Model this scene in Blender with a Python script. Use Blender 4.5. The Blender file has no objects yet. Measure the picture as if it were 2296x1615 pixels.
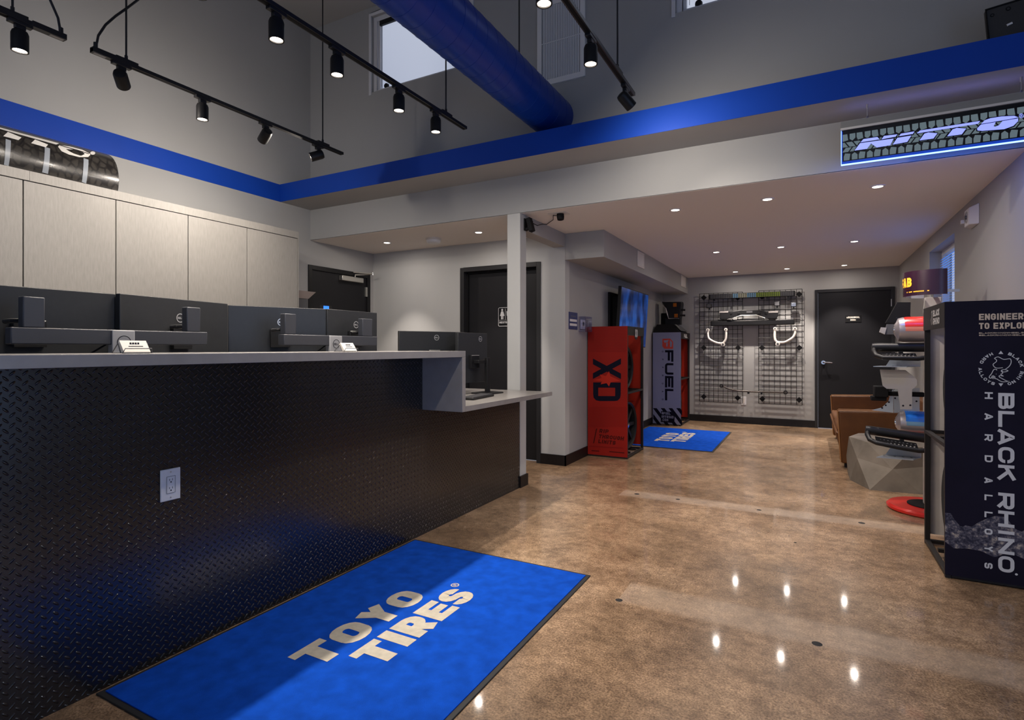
import bpy, bmesh, math, random
from math import sin, cos, pi, radians, atan2, sqrt
from mathutils import Vector, Matrix
random.seed(7)
S = bpy.context.scene
COL = S.collection

# ------------------------------------------------------------------ camera
F, HY, CX, H = 1239.5, 780.5, 1148.0, 1.27
YAW = math.atan((1814.5 - CX) / F)
cam_d = bpy.data.cameras.new('camera')
cam = bpy.data.objects.new('camera', cam_d); COL.objects.link(cam)
cam.location = (0, 0, H); cam.rotation_euler = (pi/2, 0, YAW)
cam_d.sensor_fit = 'HORIZONTAL'; cam_d.sensor_width = 36.0
cam_d.lens = F / 2296 * 36.0
cam_d.shift_y = -(1615/2 - HY) / 2296
cam_d.clip_start = 0.05
S.camera = cam
# ------------------------------------------------------------------ world, exposure
S.view_settings.view_transform = 'Standard'
S.view_settings.look = 'None'
S.view_settings.exposure = 0.22
S.view_settings.gamma = 1.0
S.view_settings.use_curve_mapping = False
W = bpy.data.worlds.new('sky'); S.world = W; W.use_nodes = True
_bg = W.node_tree.nodes['Background']
_tc = W.node_tree.nodes.new('ShaderNodeTexCoord')
_nz = W.node_tree.nodes.new('ShaderNodeTexNoise'); _nz.inputs['Scale'].default_value = 2.2
_rp = W.node_tree.nodes.new('ShaderNodeValToRGB')
_rp.color_ramp.elements[0].position = .3; _rp.color_ramp.elements[0].color = (.33, .36, .47, 1)
_rp.color_ramp.elements[1].position = .75; _rp.color_ramp.elements[1].color = (.62, .64, .72, 1)
W.node_tree.links.new(_tc.outputs['Generated'], _nz.inputs['Vector'])
W.node_tree.links.new(_nz.outputs['Fac'], _rp.inputs['Fac'])
W.node_tree.links.new(_rp.outputs['Color'], _bg.inputs['Color'])
_bg.inputs['Strength'].default_value = 1.0

# lamp strengths (watts)
P_SPOT, P_FLOOD, P_DOWN, P_DOWNFLOOD = 34.0, 10.0, 66.0, 3.0
WARM = (1.0, .90, .79); DWARM = (1.0, .89, .80); DAY = (.24, .48, 1.0)

def area(name, loc, rot, sx, sy, power, col, spread=pi):
    d = bpy.data.lights.new(name, 'AREA'); d.shape = 'RECTANGLE'; d.size = sx; d.size_y = sy
    d.energy = power; d.color = col; d.spread = spread
    o = bpy.data.objects.new(name, d); COL.objects.link(o); o.location = loc; o.rotation_euler = rot
    return o
# daylight through the shop front behind the camera and the glazing on the right
area('shopfront_daylight', (-1.3, -2.92, 1.5), (-pi/2, 0, 0), 6.4, 2.4, 52, DAY)
area('side_daylight', (2.32, .45, 1.4), (pi/2, 0, pi/2), 3.3, 2.4, 26, DAY)

area('upper_wall_fill', (-1.3, -2.92, 4.1), (-radians(80), 0, 0), 6.4, .9, 60, (.72, .82, 1.0))  # added fill lighting the upper wall and duct; its high windows are assumed

# ------------------------------------------------------------------ photo pixel -> point in the room
fw = (-sin(YAW), cos(YAW)); rt = (cos(YAW), sin(YAW))
def ray(x, y):
    u = (x - CX) / F
    return Vector((fw[0] + u*rt[0], fw[1] + u*rt[1], (HY - y) / F))
def atz(x, y, z):
    d = ray(x, y); return Vector((0, 0, H)) + d * ((z - H) / d.z)
def atx(x, y, X):
    d = ray(x, y); return Vector((0, 0, H)) + d * (X / d.x)
def aty(x, y, Y):
    d = ray(x, y); return Vector((0, 0, H)) + d * (Y / d.y)

# ------------------------------------------------------------------ materials
MATS = {}
def nt(name):
    m = bpy.data.materials.new(name); m.use_nodes = True
    return m, m.node_tree.nodes, m.node_tree.links, m.node_tree.nodes['Principled BSDF']
def L(hexs):
    r = []
    for i in (0, 2, 4):
        c = int(hexs[i:i+2], 16) / 255
        r.append(c/12.92 if c <= .04045 else ((c+.055)/1.055)**2.4)
    return (*r, 1)
def mat(name, col, rough=.5, metal=0, emit=None, es=0, coat=0, spec=None, noise=None, bump=None):
    """noise=(scale, amount, stretch_z) varies the colour; bump=(scale, strength)."""
    if name in MATS: return MATS[name]
    m, n, l, b = nt(name)
    c = L(col) if isinstance(col, str) else (*col, 1)
    b.inputs['Base Color'].default_value = c
    b.inputs['Roughness'].default_value = rough; b.inputs['Metallic'].default_value = metal
    if coat: b.inputs['Coat Weight'].default_value = coat; b.inputs['Coat Roughness'].default_value = .08
    if spec is not None: b.inputs['Specular IOR Level'].default_value = spec
    if emit is not None:
        b.inputs['Emission Color'].default_value = L(emit) if isinstance(emit, str) else (*emit, 1)
        b.inputs['Emission Strength'].default_value = es
    if noise or bump:
        tc = n.new('ShaderNodeTexCoord'); geo = n.new('ShaderNodeNewGeometry')
    if noise:
        mp = n.new('ShaderNodeMapping'); mp.inputs['Scale'].default_value = (1, 1, noise[2] if len(noise) > 2 else 1)
        nz = n.new('ShaderNodeTexNoise'); nz.inputs['Scale'].default_value = noise[0]; nz.inputs['Detail'].default_value = 5
        rp = n.new('ShaderNodeValToRGB'); a = noise[1]
        rp.color_ramp.elements[0].position = .3; rp.color_ramp.elements[1].position = .7
        rp.color_ramp.elements[0].color = (*[max(0, q*(1-a)) for q in c[:3]], 1)
        rp.color_ramp.elements[1].color = (*[min(1, q*(1+a)) for q in c[:3]], 1)
        l.new(geo.outputs['Position'], mp.inputs['Vector']); l.new(mp.outputs['Vector'], nz.inputs['Vector'])
        l.new(nz.outputs['Fac'], rp.inputs['Fac']); l.new(rp.outputs['Color'], b.inputs['Base Color'])
    if bump:
        nb = n.new('ShaderNodeTexNoise'); nb.inputs['Scale'].default_value = bump[0]; nb.inputs['Detail'].default_value = 3
        bp = n.new('ShaderNodeBump'); bp.inputs['Strength'].default_value = bump[1]; bp.inputs['Distance'].default_value = .01
        l.new(geo.outputs['Position'], nb.inputs['Vector']); l.new(nb.outputs['Fac'], bp.inputs['Height'])
        l.new(bp.outputs['Normal'], b.inputs['Normal'])
    MATS[name] = m
    return m
def math_node(n, l, op, a, b=None, c=None):
    k = n.new('ShaderNodeMath'); k.operation = op
    for i, v in enumerate((a, b, c)):
        if v is None: continue
        if isinstance(v, (int, float)): k.inputs[i].default_value = v
        else: l.new(v, k.inputs[i])
    return k.outputs[0]
def floor_material():
    m, n, l, b = nt('polished_concrete')
    geo = n.new('ShaderNodeNewGeometry')
    def nz(scale, detail=4, rough=.6):
        k = n.new('ShaderNodeTexNoise'); k.inputs['Scale'].default_value = scale
        k.inputs['Detail'].default_value = detail; k.inputs['Roughness'].default_value = rough
        l.new(geo.outputs['Position'], k.inputs['Vector']); return k.outputs['Fac']
    def ramp(fac, *stops):
        k = n.new('ShaderNodeValToRGB'); l.new(fac, k.inputs['Fac'])
        e = k.color_ramp.elements
        while len(e) < len(stops): e.new(.5)
        for q, (p, c) in zip(e, stops): q.position = p; q.color = c
        return k.outputs['Color']
    def mix(mode, fac, a, c):
        k = n.new('ShaderNodeMix'); k.data_type = 'RGBA'; k.blend_type = mode
        if isinstance(fac, (int, float)): k.inputs['Factor'].default_value = fac
        else: l.new(fac, k.inputs['Factor'])
        for i, v in ((6, a), (7, c)):
            if isinstance(v, tuple): k.inputs[i].default_value = v
            else: l.new(v, k.inputs[i])
        return k.outputs[2]
    base = ramp(nz(.9, 5, .55), (.3, L('705c48')), (.5, L('987e64')), (.7, L('b89e82')))
    blot = ramp(nz(5.5, 6, .65), (.30, (.45, .42, .40, 1)), (.64, (1.18, 1.18, 1.18, 1)))
    c1 = mix('MULTIPLY', .75, base, blot)
    fine = ramp(nz(120, 5, .75), (.40, (.40, .35, .31, 1)), (.52, (1, 1, 1, 1)), (.62, (1.5, 1.46, 1.4, 1)))
    c2 = mix('MULTIPLY', .8, c1, fine)
    c2 = mix('MULTIPLY', .55, c2, ramp(nz(22, 5, .7), (.34, (.62, .58, .55, 1)), (.60, (1.25, 1.24, 1.22, 1))))
    vo = n.new('ShaderNodeTexVoronoi'); vo.inputs['Scale'].default_value = 55
    l.new(geo.outputs['Position'], vo.inputs['Vector'])
    peb = ramp(vo.outputs['Distance'], (.10, (.62, .56, .5, 1)), (.22, (1, 1, 1, 1)))
    c3 = mix('MULTIPLY', .35, c2, peb)
    # paler bands where old walls stood
    sp = n.new('ShaderNodeSeparateXYZ'); l.new(geo.outputs['Position'], sp.inputs[0])
    M = lambda op, *a: math_node(n, l, op, *a)
    wob = M('MULTIPLY', M('SUBTRACT', nz(7, 3), .5), .05)
    def band(y, hw, xmin, gain):
        d = M('ABSOLUTE', M('SUBTRACT', M('ADD', sp.outputs['Y'], wob), y))
        k = n.new('ShaderNodeMapRange'); k.interpolation_type = 'SMOOTHSTEP'
        k.inputs['From Min'].default_value = hw-.04; k.inputs['From Max'].default_value = hw+.03; k.inputs['To Min'].default_value = gain; k.inputs['To Max'].default_value = 0
        l.new(d, k.inputs['Value'])
        return M('MULTIPLY', k.outputs['Result'], M('GREATER_THAN', sp.outputs['X'], xmin))
    bf = M('MULTIPLY', M('ADD', band(2.815, .125, -.85, .26), band(4.74, .10, -1.45, .34)), M('ADD', .4, nz(4, 4)))
    c3 = mix('MIX', bf, c3, (*L('c9b8a6')[:3], 1))
    l.new(c3, b.inputs['Base Color'])
    rg = n.new('ShaderNodeMapRange'); rg.inputs['To Min'].default_value = .20; rg.inputs['To Max'].default_value = .40
    l.new(nz(2.5, 4), rg.inputs['Value']); l.new(rg.outputs['Result'], b.inputs['Roughness'])
    b.inputs['Coat Weight'].default_value = .50; b.inputs['Coat Roughness'].default_value = .06
    return m
def diamond_material():
    m, n, l, b = nt('diamond_plate')
    b.inputs['Base Color'].default_value = (.008, .008, .009, 1); b.inputs['Roughness'].default_value = .22
    b.inputs['Specular IOR Level'].default_value = .8
    geo = n.new('ShaderNodeNewGeometry'); sp = n.new('ShaderNodeSeparateXYZ'); l.new(geo.outputs['Position'], sp.inputs[0])
    M = lambda op, *a: math_node(n, l, op, *a)
    yy = M('ADD', sp.outputs['Y'], 10.0); k = .0243*sqrt(2)
    pu = M('DIVIDE', M('ADD', yy, sp.outputs['Z']), k); pv = M('DIVIDE', M('ADD', M('SUBTRACT', sp.outputs['Z'], yy), 30.0), k)
    iu, iv = M('FLOOR', pu), M('FLOOR', pv)
    fu, fv = M('SUBTRACT', M('FRACT', pu), .5), M('SUBTRACT', M('FRACT', pv), .5)
    par = M('MODULO', M('ADD', iu, iv), 2.0); inv = M('SUBTRACT', 1.0, par)
    a = M('ADD', M('MULTIPLY', fu, par), M('MULTIPLY', fv, inv)); c = M('ADD', M('MULTIPLY', fv, par), M('MULTIPLY', fu, inv))
    d = M('ADD', M('POWER', M('ABSOLUTE', M('DIVIDE', a, .50)), 2.0), M('POWER', M('ABSOLUTE', M('DIVIDE', c, .17)), 2.0))
    mr = n.new('ShaderNodeMapRange'); mr.interpolation_type = 'SMOOTHSTEP'
    mr.inputs['From Min'].default_value = 0; mr.inputs['From Max'].default_value = 1.1
    mr.inputs['To Min'].default_value = 1; mr.inputs['To Max'].default_value = 0
    l.new(d, mr.inputs['Value'])
    bp = n.new('ShaderNodeBump'); bp.inputs['Strength'].default_value = 1.0; bp.inputs['Distance'].default_value = .0038
    l.new(mr.outputs['Result'], bp.inputs['Height']); l.new(bp.outputs['Normal'], b.inputs['Normal'])
    return m
def tread_material():
    m, n, l, b = nt('tyre_print')
    geo = n.new('ShaderNodeNewGeometry')
    mp = n.new('ShaderNodeMapping'); mp.inputs['Scale'].default_value = (1, 1.25, .9); mp.inputs['Rotation'].default_value = (.35, 0, 0)
    vo = n.new('ShaderNodeTexVoronoi'); vo.feature = 'DISTANCE_TO_EDGE'; vo.inputs['Scale'].default_value = 19; vo.inputs['Randomness'].default_value = .55
    l.new(geo.outputs['Position'], mp.inputs['Vector']); l.new(mp.outputs['Vector'], vo.inputs['Vector'])
    rp = n.new('ShaderNodeValToRGB'); l.new(vo.outputs['Distance'], rp.inputs['Fac'])
    rp.color_ramp.elements[0].position = .02; rp.color_ramp.elements[0].color = (.009, .008, .008, 1)
    rp.color_ramp.elements[1].position = .20; rp.color_ramp.elements[1].color = (.030, .027, .024, 1)
    l.new(rp.outputs['Color'], b.inputs['Base Color'])
    b.inputs['Roughness'].default_value = .26; b.inputs['Coat Weight'].default_value = .4; b.inputs['Coat Roughness'].default_value = .12
    return m
def screen_material():
    m, n, l, b = nt('tv_picture')
    b.inputs['Base Color'].default_value = (.005, .008, .02, 1); b.inputs['Roughness'].default_value = .15
    geo = n.new('ShaderNodeNewGeometry')
    mp = n.new('ShaderNodeMapping'); mp.inputs['Scale'].default_value = (2, 4.5, 2.0)
    nz = n.new('ShaderNodeTexNoise'); nz.inputs['Scale'].default_value = 1.3; nz.inputs['Detail'].default_value = 4
    l.new(geo.outputs['Position'], mp.inputs['Vector']); l.new(mp.outputs['Vector'], nz.inputs['Vector'])
    rp = n.new('ShaderNodeValToRGB'); l.new(nz.outputs['Fac'], rp.inputs['Fac'])
    e = rp.color_ramp.elements
    e[0].position = .36; e[0].color = (.002, .012, .06, 1); e[1].position = .66; e[1].color = (.02, .13, .55, 1)
    q = e.new(.5); q.color = (.006, .05, .26, 1)
    l.new(rp.outputs['Color'], b.inputs['Emission Color']); b.inputs['Emission Strength'].default_value = .45
    return m
def rock_material():
    m, n, l, b = nt('mountain_print')
    geo = n.new('ShaderNodeNewGeometry')
    nz = n.new('ShaderNodeTexNoise'); nz.inputs['Scale'].default_value = 42; nz.inputs['Detail'].default_value = 7; nz.inputs['Roughness'].default_value = .75
    l.new(geo.outputs['Position'], nz.inputs['Vector'])
    rp = n.new('ShaderNodeValToRGB'); l.new(nz.outputs['Fac'], rp.inputs['Fac'])
    e = rp.color_ramp.elements
    e[0].position = .42; e[0].color = L('15122a'); e[1].position = .68; e[1].color = L('b5a796')
    q = e.new(.54); q.color = L('54505c')
    l.new(rp.outputs['Color'], b.inputs['Base Color']); b.inputs['Roughness'].default_value = .6
    return m
def glass_material(name='clear_glass', tint=(.9, .95, 1), gloss=.12):
    m, n, l, b = nt(name)
    n.remove(b)
    t = n.new('ShaderNodeBsdfTransparent'); t.inputs['Color'].default_value = (*tint, 1)
    g = n.new('ShaderNodeBsdfGlossy'); g.inputs['Roughness'].default_value = .03
    x = n.new('ShaderNodeMixShader'); x.inputs['Fac'].default_value = gloss
    l.new(t.outputs[0], x.inputs[1]); l.new(g.outputs[0], x.inputs[2])
    l.new(x.outputs[0], n['Material Output'].inputs['Surface'])
    MATS[name] = m
    return m

WALL = mat('grey_wall_paint', (.325, .322, .315), .75, noise=(.8, .04), bump=(160, .03))
WHITEWALL = mat('pale_wall_paint', (.43, .43, .42), .7, noise=(.8, .03))
CEIL = mat('ceiling_paint', (.70, .665, .635), .85)
UPCEIL = mat('upper_ceiling_paint', (.34, .33, .315), .85)
BLUE = mat('blue_paint', (.005, .046, .34), .5, spec=.2, noise=(1.5, .06))
DUCT = mat('blue_duct_paint', (.004, .036, .27), .32, spec=.3)
BLACK = mat('black_satin', (.008, .008, .009), .45, spec=.28)
BLACKM = mat('black_matte', (.006, .006, .007), .65, spec=.15)
TRACKM = mat('black_track_metal', (.010, .010, .012), .35)
DOORM = mat('black_door_paint', (.010, .010, .012), .5, spec=.25, noise=(3, .1))
DFRAME = mat('dark_door_frame', (.018, .018, .020), .45, spec=.3)
BASEB = mat('black_baseboard', (.010, .008, .008), .45, spec=.3)
TOPM = mat('grey_counter_laminate', (.26, .245, .235), .28, noise=(14, .07))
CABM = mat('limed_wood_laminate', (.235, .222, .205), .5, noise=(110, .09, .12), bump=(150, .05))
CABEDGE = mat('cabinet_gap', (.03, .027, .025), .8)
PLASTIC = mat('dark_monitor_plastic', (.017, .018, .020), .4, spec=.4, noise=(40, .08))
PLAST2 = mat('charcoal_stand_plastic', (.032, .034, .042), .42)
SILVER = mat('silver_ring', (.55, .55, .54), .3, metal=.6)
CHROME = mat('chrome', (.75, .76, .78), .12, metal=1)
STEEL = mat('brushed_steel', (.55, .54, .50), .35, metal=.9)
WHITEP = mat('white_plastic', (.62, .62, .63), .4)
IVORY = mat('ivory_plastic', (.60, .57, .53), .45)
CARD = mat('white_card', (.75, .70, .62), .6)
INK = mat('dark_ink', (.015, .015, .022), .6, spec=.1)
MATBLUE = mat('blue_mat_pile', (.004, .070, .49), .95, spec=.1, noise=(14, .2), bump=(900, .5))
MATWHITE = mat('cream_mat_pile', (.52, .47, .38), .95, noise=(30, .12), bump=(900, .4))
RUBBER = mat('black_rubber', (.014, .014, .015), .7)
RED = mat('red_banner', (.215, .008, .004), .6, spec=.15, noise=(3, .08))
REDDOT = mat('red_banner_halftone', (.16, .005, .003), .6, spec=.15)
REDSTAR = mat('red_star', (.36, .018, .008), .6, spec=.15)
REDIN = mat('red_fabric', (.34, .018, .006), .6, spec=.2, bump=(12, .4))
NAVYINK = mat('near_black_ink', (.006, .006, .014), .7, spec=.05)
FUELM = mat('lavender_banner', (.20, .21, .31), .6)
FUELRED = mat('badge_red', (.50, .04, .02), .5)
NAVY = mat('navy_banner', (.0080, .006, .0165), .7, spec=.16, noise=(4, .2), bump=(9, .25))
TAN = mat('tan_lettering', (.55, .43, .32), .6)
GREYINK = mat('pale_grey_lettering', (.58, .57, .57), .6)
CANVAS = mat('beige_canvas', (.60, .54, .49), .8, noise=(6, .1), bump=(7, .5))
RACKM = mat('rack_steel', (.014, .012, .012), .5, spec=.3)
LEATHER = mat('brown_leather', (.105, .038, .009), .5, spec=.3, noise=(7, .15), bump=(90, .15))
SEAM = mat('leather_piping', (.30, .14, .05), .5)
CONC = mat('cast_concrete', (.15, .13, .108), .75, spec=.25, noise=(6, .2), bump=(30, .1))
REDDISC = mat('red_gloss', (.50, .012, .008), .3, coat=.4)
GALV = mat('galvanised_plate', (.42, .46, .50), .35, metal=.55)
GREYPLATE = mat('grey_painted_plate', (.33, .315, .30), .5)
DGREY = mat('dark_grey_metal', (.07, .07, .075), .45)
MAROON = mat('maroon_sign', (.022, .006, .016), .25)
YELLOW = mat('amber_lettering', (.75, .30, .02), .5, emit=(.9, .36, .02), es=.7)
BLUECAN = mat('blue_gloss', (.01, .13, .55), .25, coat=.4)
REDCAN = mat('red_can_gloss', (.50, .02, .015), .25, coat=.4)
CANPINK = mat('salmon_stripe', (.65, .20, .13), .35)
CANSILV = mat('silver_can', (.42, .38, .39), .3, metal=.6)
LAMP = mat('lamp_lens', (.9, .8, .7), .4, emit=(1.0, .86, .72), es=14)
DLAMP = mat('downlight_lens', (.9, .8, .7), .4, emit=(1.0, .88, .76), es=9)
WINWHITE = mat('white_window_frame', (.60, .60, .62), .4)
GRILLE = mat('grey_grille_paint', (.70, .69, .68), .5)
GRILLED = mat('grille_slot', (.018, .018, .018), .8)
SIGNBLUE = mat('navy_poster', (.012, .02, .11), .5)
SIGNBG = mat('lit_sign_black', (.003, .003, .005), .25)
SIGNBLOCK = mat('lit_sign_grey', (.03, .04, .045), .4, emit=(.085, .115, .13), es=1.0)
SIGNLET = mat('lit_sign_periwinkle', (.2, .22, .5), .4, emit=(.27, .32, .98), es=1.0)
SIGNEDGE = mat('lit_sign_edge', (.2, .3, .6), .3, emit=(.16, .32, 1.0), es=4)
SIGNGLOW = mat('lit_sign_blue_rim', (.01, .03, .2), .3, emit=(.003, .03, .30), es=1.0)
BLIND = mat('blue_lit_blind', (.10, .28, .60), .5, emit=(.012, .10, .42), es=1.0)  # slats glow to stand in for blue daylight through the window
LEDBLUE = mat('blue_led_screen', (.02, .1, .5), .3, emit=(.02, .16, .85), es=1.2)
GREEN = mat('lime_lens', (.15, .21, .02), .3)
CYAN = mat('pale_blue_lens', (.12, .24, .36), .3)
LENSW = mat('cream_lens', (.26, .26, .19), .3)
WHITEARM = mat('white_powder_coat', (.82, .77, .71), .4)
AMBER = mat('amber_lens', (.40, .12, .01), .2)
CLEAR = glass_material('clear_acrylic', (.86, .86, .95), .14)
GLASS = glass_material('window_glass', (.95, .97, 1), .08)
FLOORM, DIAM, TREAD, SCREEN, ROCK = floor_material(), diamond_material(), tread_material(), screen_material(), rock_material()

# ------------------------------------------------------------------ mesh builder
def basis(axis):
    z = Vector(axis).normalized()
    a = Vector((0, 0, 1)) if abs(z.z) < .9 else Vector((1, 0, 0))
    x = a.cross(z).normalized(); return x, z.cross(x), z
class MB:
    def __init__(s): s.v = []; s.f = []; s.mi = []; s.mats = []
    def m(s, mt):
        if mt not in s.mats: s.mats.append(mt)
        return s.mats.index(mt)
    def add(s, vs, fs, mt):
        o = len(s.v); s.v += [Vector(p) for p in vs]; k = s.m(mt)
        for f in fs: s.f.append(tuple(o+i for i in f)); s.mi.append(k)
        return s
    def poly(s, pts, mt): return s.add(pts, [tuple(range(len(pts)))], mt)
    def hexa(s, p, mt):   # 8 points: bottom ring then top ring
        return s.add(p, [(3, 2, 1, 0), (4, 5, 6, 7), (0, 1, 5, 4), (1, 2, 6, 5), (2, 3, 7, 6), (3, 0, 4, 7)], mt)
    def box(s, x0, x1, y0, y1, z0, z1, mt):
        x0, x1 = min(x0, x1), max(x0, x1); y0, y1 = min(y0, y1), max(y0, y1); z0, z1 = min(z0, z1), max(z0, z1)
        return s.hexa([(x0, y0, z0), (x1, y0, z0), (x1, y1, z0), (x0, y1, z0), (x0, y0, z1), (x1, y0, z1), (x1, y1, z1), (x0, y1, z1)], mt)
    def obox(s, c, ax, ay, az, mt):   # centre and three half-extent vectors
        c, ax, ay, az = Vector(c), Vector(ax), Vector(ay), Vector(az)
        return s.hexa([c-ax-ay-az, c+ax-ay-az, c+ax+ay-az, c-ax+ay-az, c-ax-ay+az, c+ax-ay+az, c+ax+ay+az, c-ax+ay+az], mt)
    def prism(s, pts, d, mt):         # planar polygon pts extruded by vector d
        n = len(pts); a = [Vector(p) for p in pts]; d = Vector(d)
        fs = [tuple(range(n-1, -1, -1)), tuple(range(n, 2*n))] + [(i, (i+1) % n, n+(i+1) % n, n+i) for i in range(n)]
        return s.add(a + [p+d for p in a], fs, mt)
    def tube(s, path, r, mt, n=10, closed=False, caps=True):
        P = [Vector(p) for p in path]; k = len(P)
        R = r if isinstance(r, (list, tuple)) else [r]*k
        T = []
        for i in range(k):
            if closed: t = P[(i+1) % k] - P[i-1]
            else: t = P[min(i+1, k-1)] - P[max(i-1, 0)]
            T.append(t.normalized())
        x, y, _ = basis(T[0]); rings = []
        for i in range(k):
            if i:
                q = T[i-1].rotation_difference(T[i]); x = q @ x
            x = (x - T[i]*x.dot(T[i])).normalized(); y = T[i].cross(x)
            rings.append([P[i] + (x*cos(2*pi*j/n) + y*sin(2*pi*j/n))*R[i] for j in range(n)])
        vs = [p for rg in rings for p in rg]; fs = []
        for i in range(k if closed else k-1):
            a, b = i*n, ((i+1) % k)*n
            for j in range(n): fs.append((a+j, a+(j+1) % n, b+(j+1) % n, b+j))
        if caps and not closed:
            fs.append(tuple(range(n-1, -1, -1))); fs.append(tuple((k-1)*n+j for j in range(n)))
        return s.add(vs, fs, mt)
    def lathe(s, prof, o, axis, mt, n=28, closed=False):
        x, y, z = basis(axis); o = Vector(o); vs = []; fs = []
        for (r, h) in prof:
            for j in range(n): vs.append(o + z*h + (x*cos(2*pi*j/n) + y*sin(2*pi*j/n))*max(r, 1e-5))
        k = len(prof)
        for i in range(k if closed else k-1):
            a, b = i*n, ((i+1) % k)*n
            for j in range(n): fs.append((a+j, a+(j+1) % n, b+(j+1) % n, b+j))
        return s.add(vs, fs, mt)
    def disc(s, o, axis, r, mt, n=24):
        x, y, z = basis(axis); o = Vector(o)
        return s.poly([o + (x*cos(2*pi*j/n) + y*sin(2*pi*j/n))*r for j in range(n)], mt)
    def cyl(s, a, b, r, mt, n=16): return s.tube([a, b], r, mt, n)
    def ribbon(s, pts, w, P, mt, closed=False):     # flat stroke of width w on the plane P(u,v)
        q = [Vector((p[0], p[1])) for p in pts]
        q = [p for i, p in enumerate(q) if i == 0 or (p-q[i-1]).length > 1e-6]
        if closed and (q[0]-q[-1]).length < 1e-6: q.pop()
        n = len(q); lft = []; rgt = []
        for i in range(n):
            a = q[i-1] if (i or closed) else None; b = q[(i+1) % n] if (i < n-1 or closed) else None
            d1 = (q[i]-a).normalized() if a is not None else None
            d2 = (b-q[i]).normalized() if b is not None else None
            if d1 is None: d1 = d2
            if d2 is None: d2 = d1
            n1 = Vector((-d1.y, d1.x)); n2 = Vector((-d2.y, d2.x)); mm = n1+n2
            if mm.length < .35: mm = n1
            mm.normalize(); k = (w/2)/max(.45, mm.dot(n1))
            lft.append(q[i]+mm*k); rgt.append(q[i]-mm*k)
        vs = [P(p.x, p.y) for p in lft] + [P(p.x, p.y) for p in rgt]
        fs = [(i, n+i, n+(i+1) % n, (i+1) % n) for i in range(n if closed else n-1)]
        return s.add(vs, fs, mt)
    def text(s, txt, P, u, v, h, mt, wr=.7, t=.2, gap=.16, r=.3, slant=0, width=None, kx=1.0, lift=.00015):
        """Block lettering, cap height h, baseline start (u,v) on the plane P(u,v); width fits the whole line; kx fattens the stems."""
        narrow = lambda c: .45 if c in "I.'!1:" else (.5 if c == ' ' else 1)
        tot = sum(narrow(c) for c in txt)*wr + gap*(len(txt)-1)
        sx = (width/(tot*h)) if width else 1.0
        N = (P(1, 0)-P(0, 0)).cross(P(0, 1)-P(0, 0)).normalized()
        x = 0
        for c in txt:
            w = narrow(c)*wr
            if c != ' ':
                for k, (pts, cl) in enumerate(glyph(c, w*h*sx/kx, h, t*h, r*h)):
                    if cl == 'ring':
                        o_, i_ = pts; q_ = len(o_); Z = lambda p, x0=u+x*h*sx: P(x0 + p[0]*kx + slant*p[1], v + p[1])
                        s.add([Z(p) for p in o_] + [Z(p) for p in i_], [(a, (a+1) % q_, q_+(a+1) % q_, q_+a) for a in range(q_)], mt); continue
                    Q = lambda a, q, x0=u+x*h*sx, k=k: P(x0 + a*kx + slant*q, v + q) + N*(lift*k)
                    s.ribbon(pts, t*h, Q, mt, cl)
            x += w + gap
        return s
    def build(s, name, parent=None, o=None, bevel=0, smooth=32, seg=2):
        me = bpy.data.meshes.new(name)
        org = Vector(o) if o is not None else (Vector(parent['_o']) if parent is not None and '_o' in parent else Vector((0, 0, 0)))
        me.from_pydata([tuple(p-org) for p in s.v], [], s.f)
        for mt in s.mats: me.materials.append(mt)
        for p, k in zip(me.polygons, s.mi): p.material_index = k; p.use_smooth = True
        bm = bmesh.new(); bm.from_mesh(me); bmesh.ops.remove_doubles(bm, verts=bm.verts, dist=1e-6)
        bmesh.ops.recalc_face_normals(bm, faces=bm.faces); bm.to_mesh(me); bm.free()
        me.set_sharp_from_angle(angle=radians(smooth))
        ob = bpy.data.objects.new(name, me); COL.objects.link(ob)
        if parent is not None: ob.parent = parent; ob['_o'] = tuple(org)
        else: ob.location = org; ob['_o'] = tuple(org)
        if bevel:
            b = ob.modifiers.new('bevel', 'BEVEL'); b.width = bevel; b.segments = seg; b.limit_method = 'ANGLE'; b.angle_limit = radians(40)
        return ob
def rr(l, b, r, t, rad, c='1111', n=4):   # rounded rectangle, corners bl br tr tl
    rad = min(rad, (r-l)/2*.98, (t-b)/2*.98); pts = []
    for k, (cx, cy, a) in enumerate(((l, b, pi), (r, b, 1.5*pi), (r, t, 0), (l, t, .5*pi))):
        if c[k] == '1' and rad > 0:
            ox = cx + (rad if k in (0, 3) else -rad); oy = cy + (rad if k in (0, 1) else -rad)
            pts += [(ox + rad*cos(a + pi/2*i/n), oy + rad*sin(a + pi/2*i/n)) for i in range(n+1)]
        else: pts.append((cx, cy))
    return pts
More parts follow.
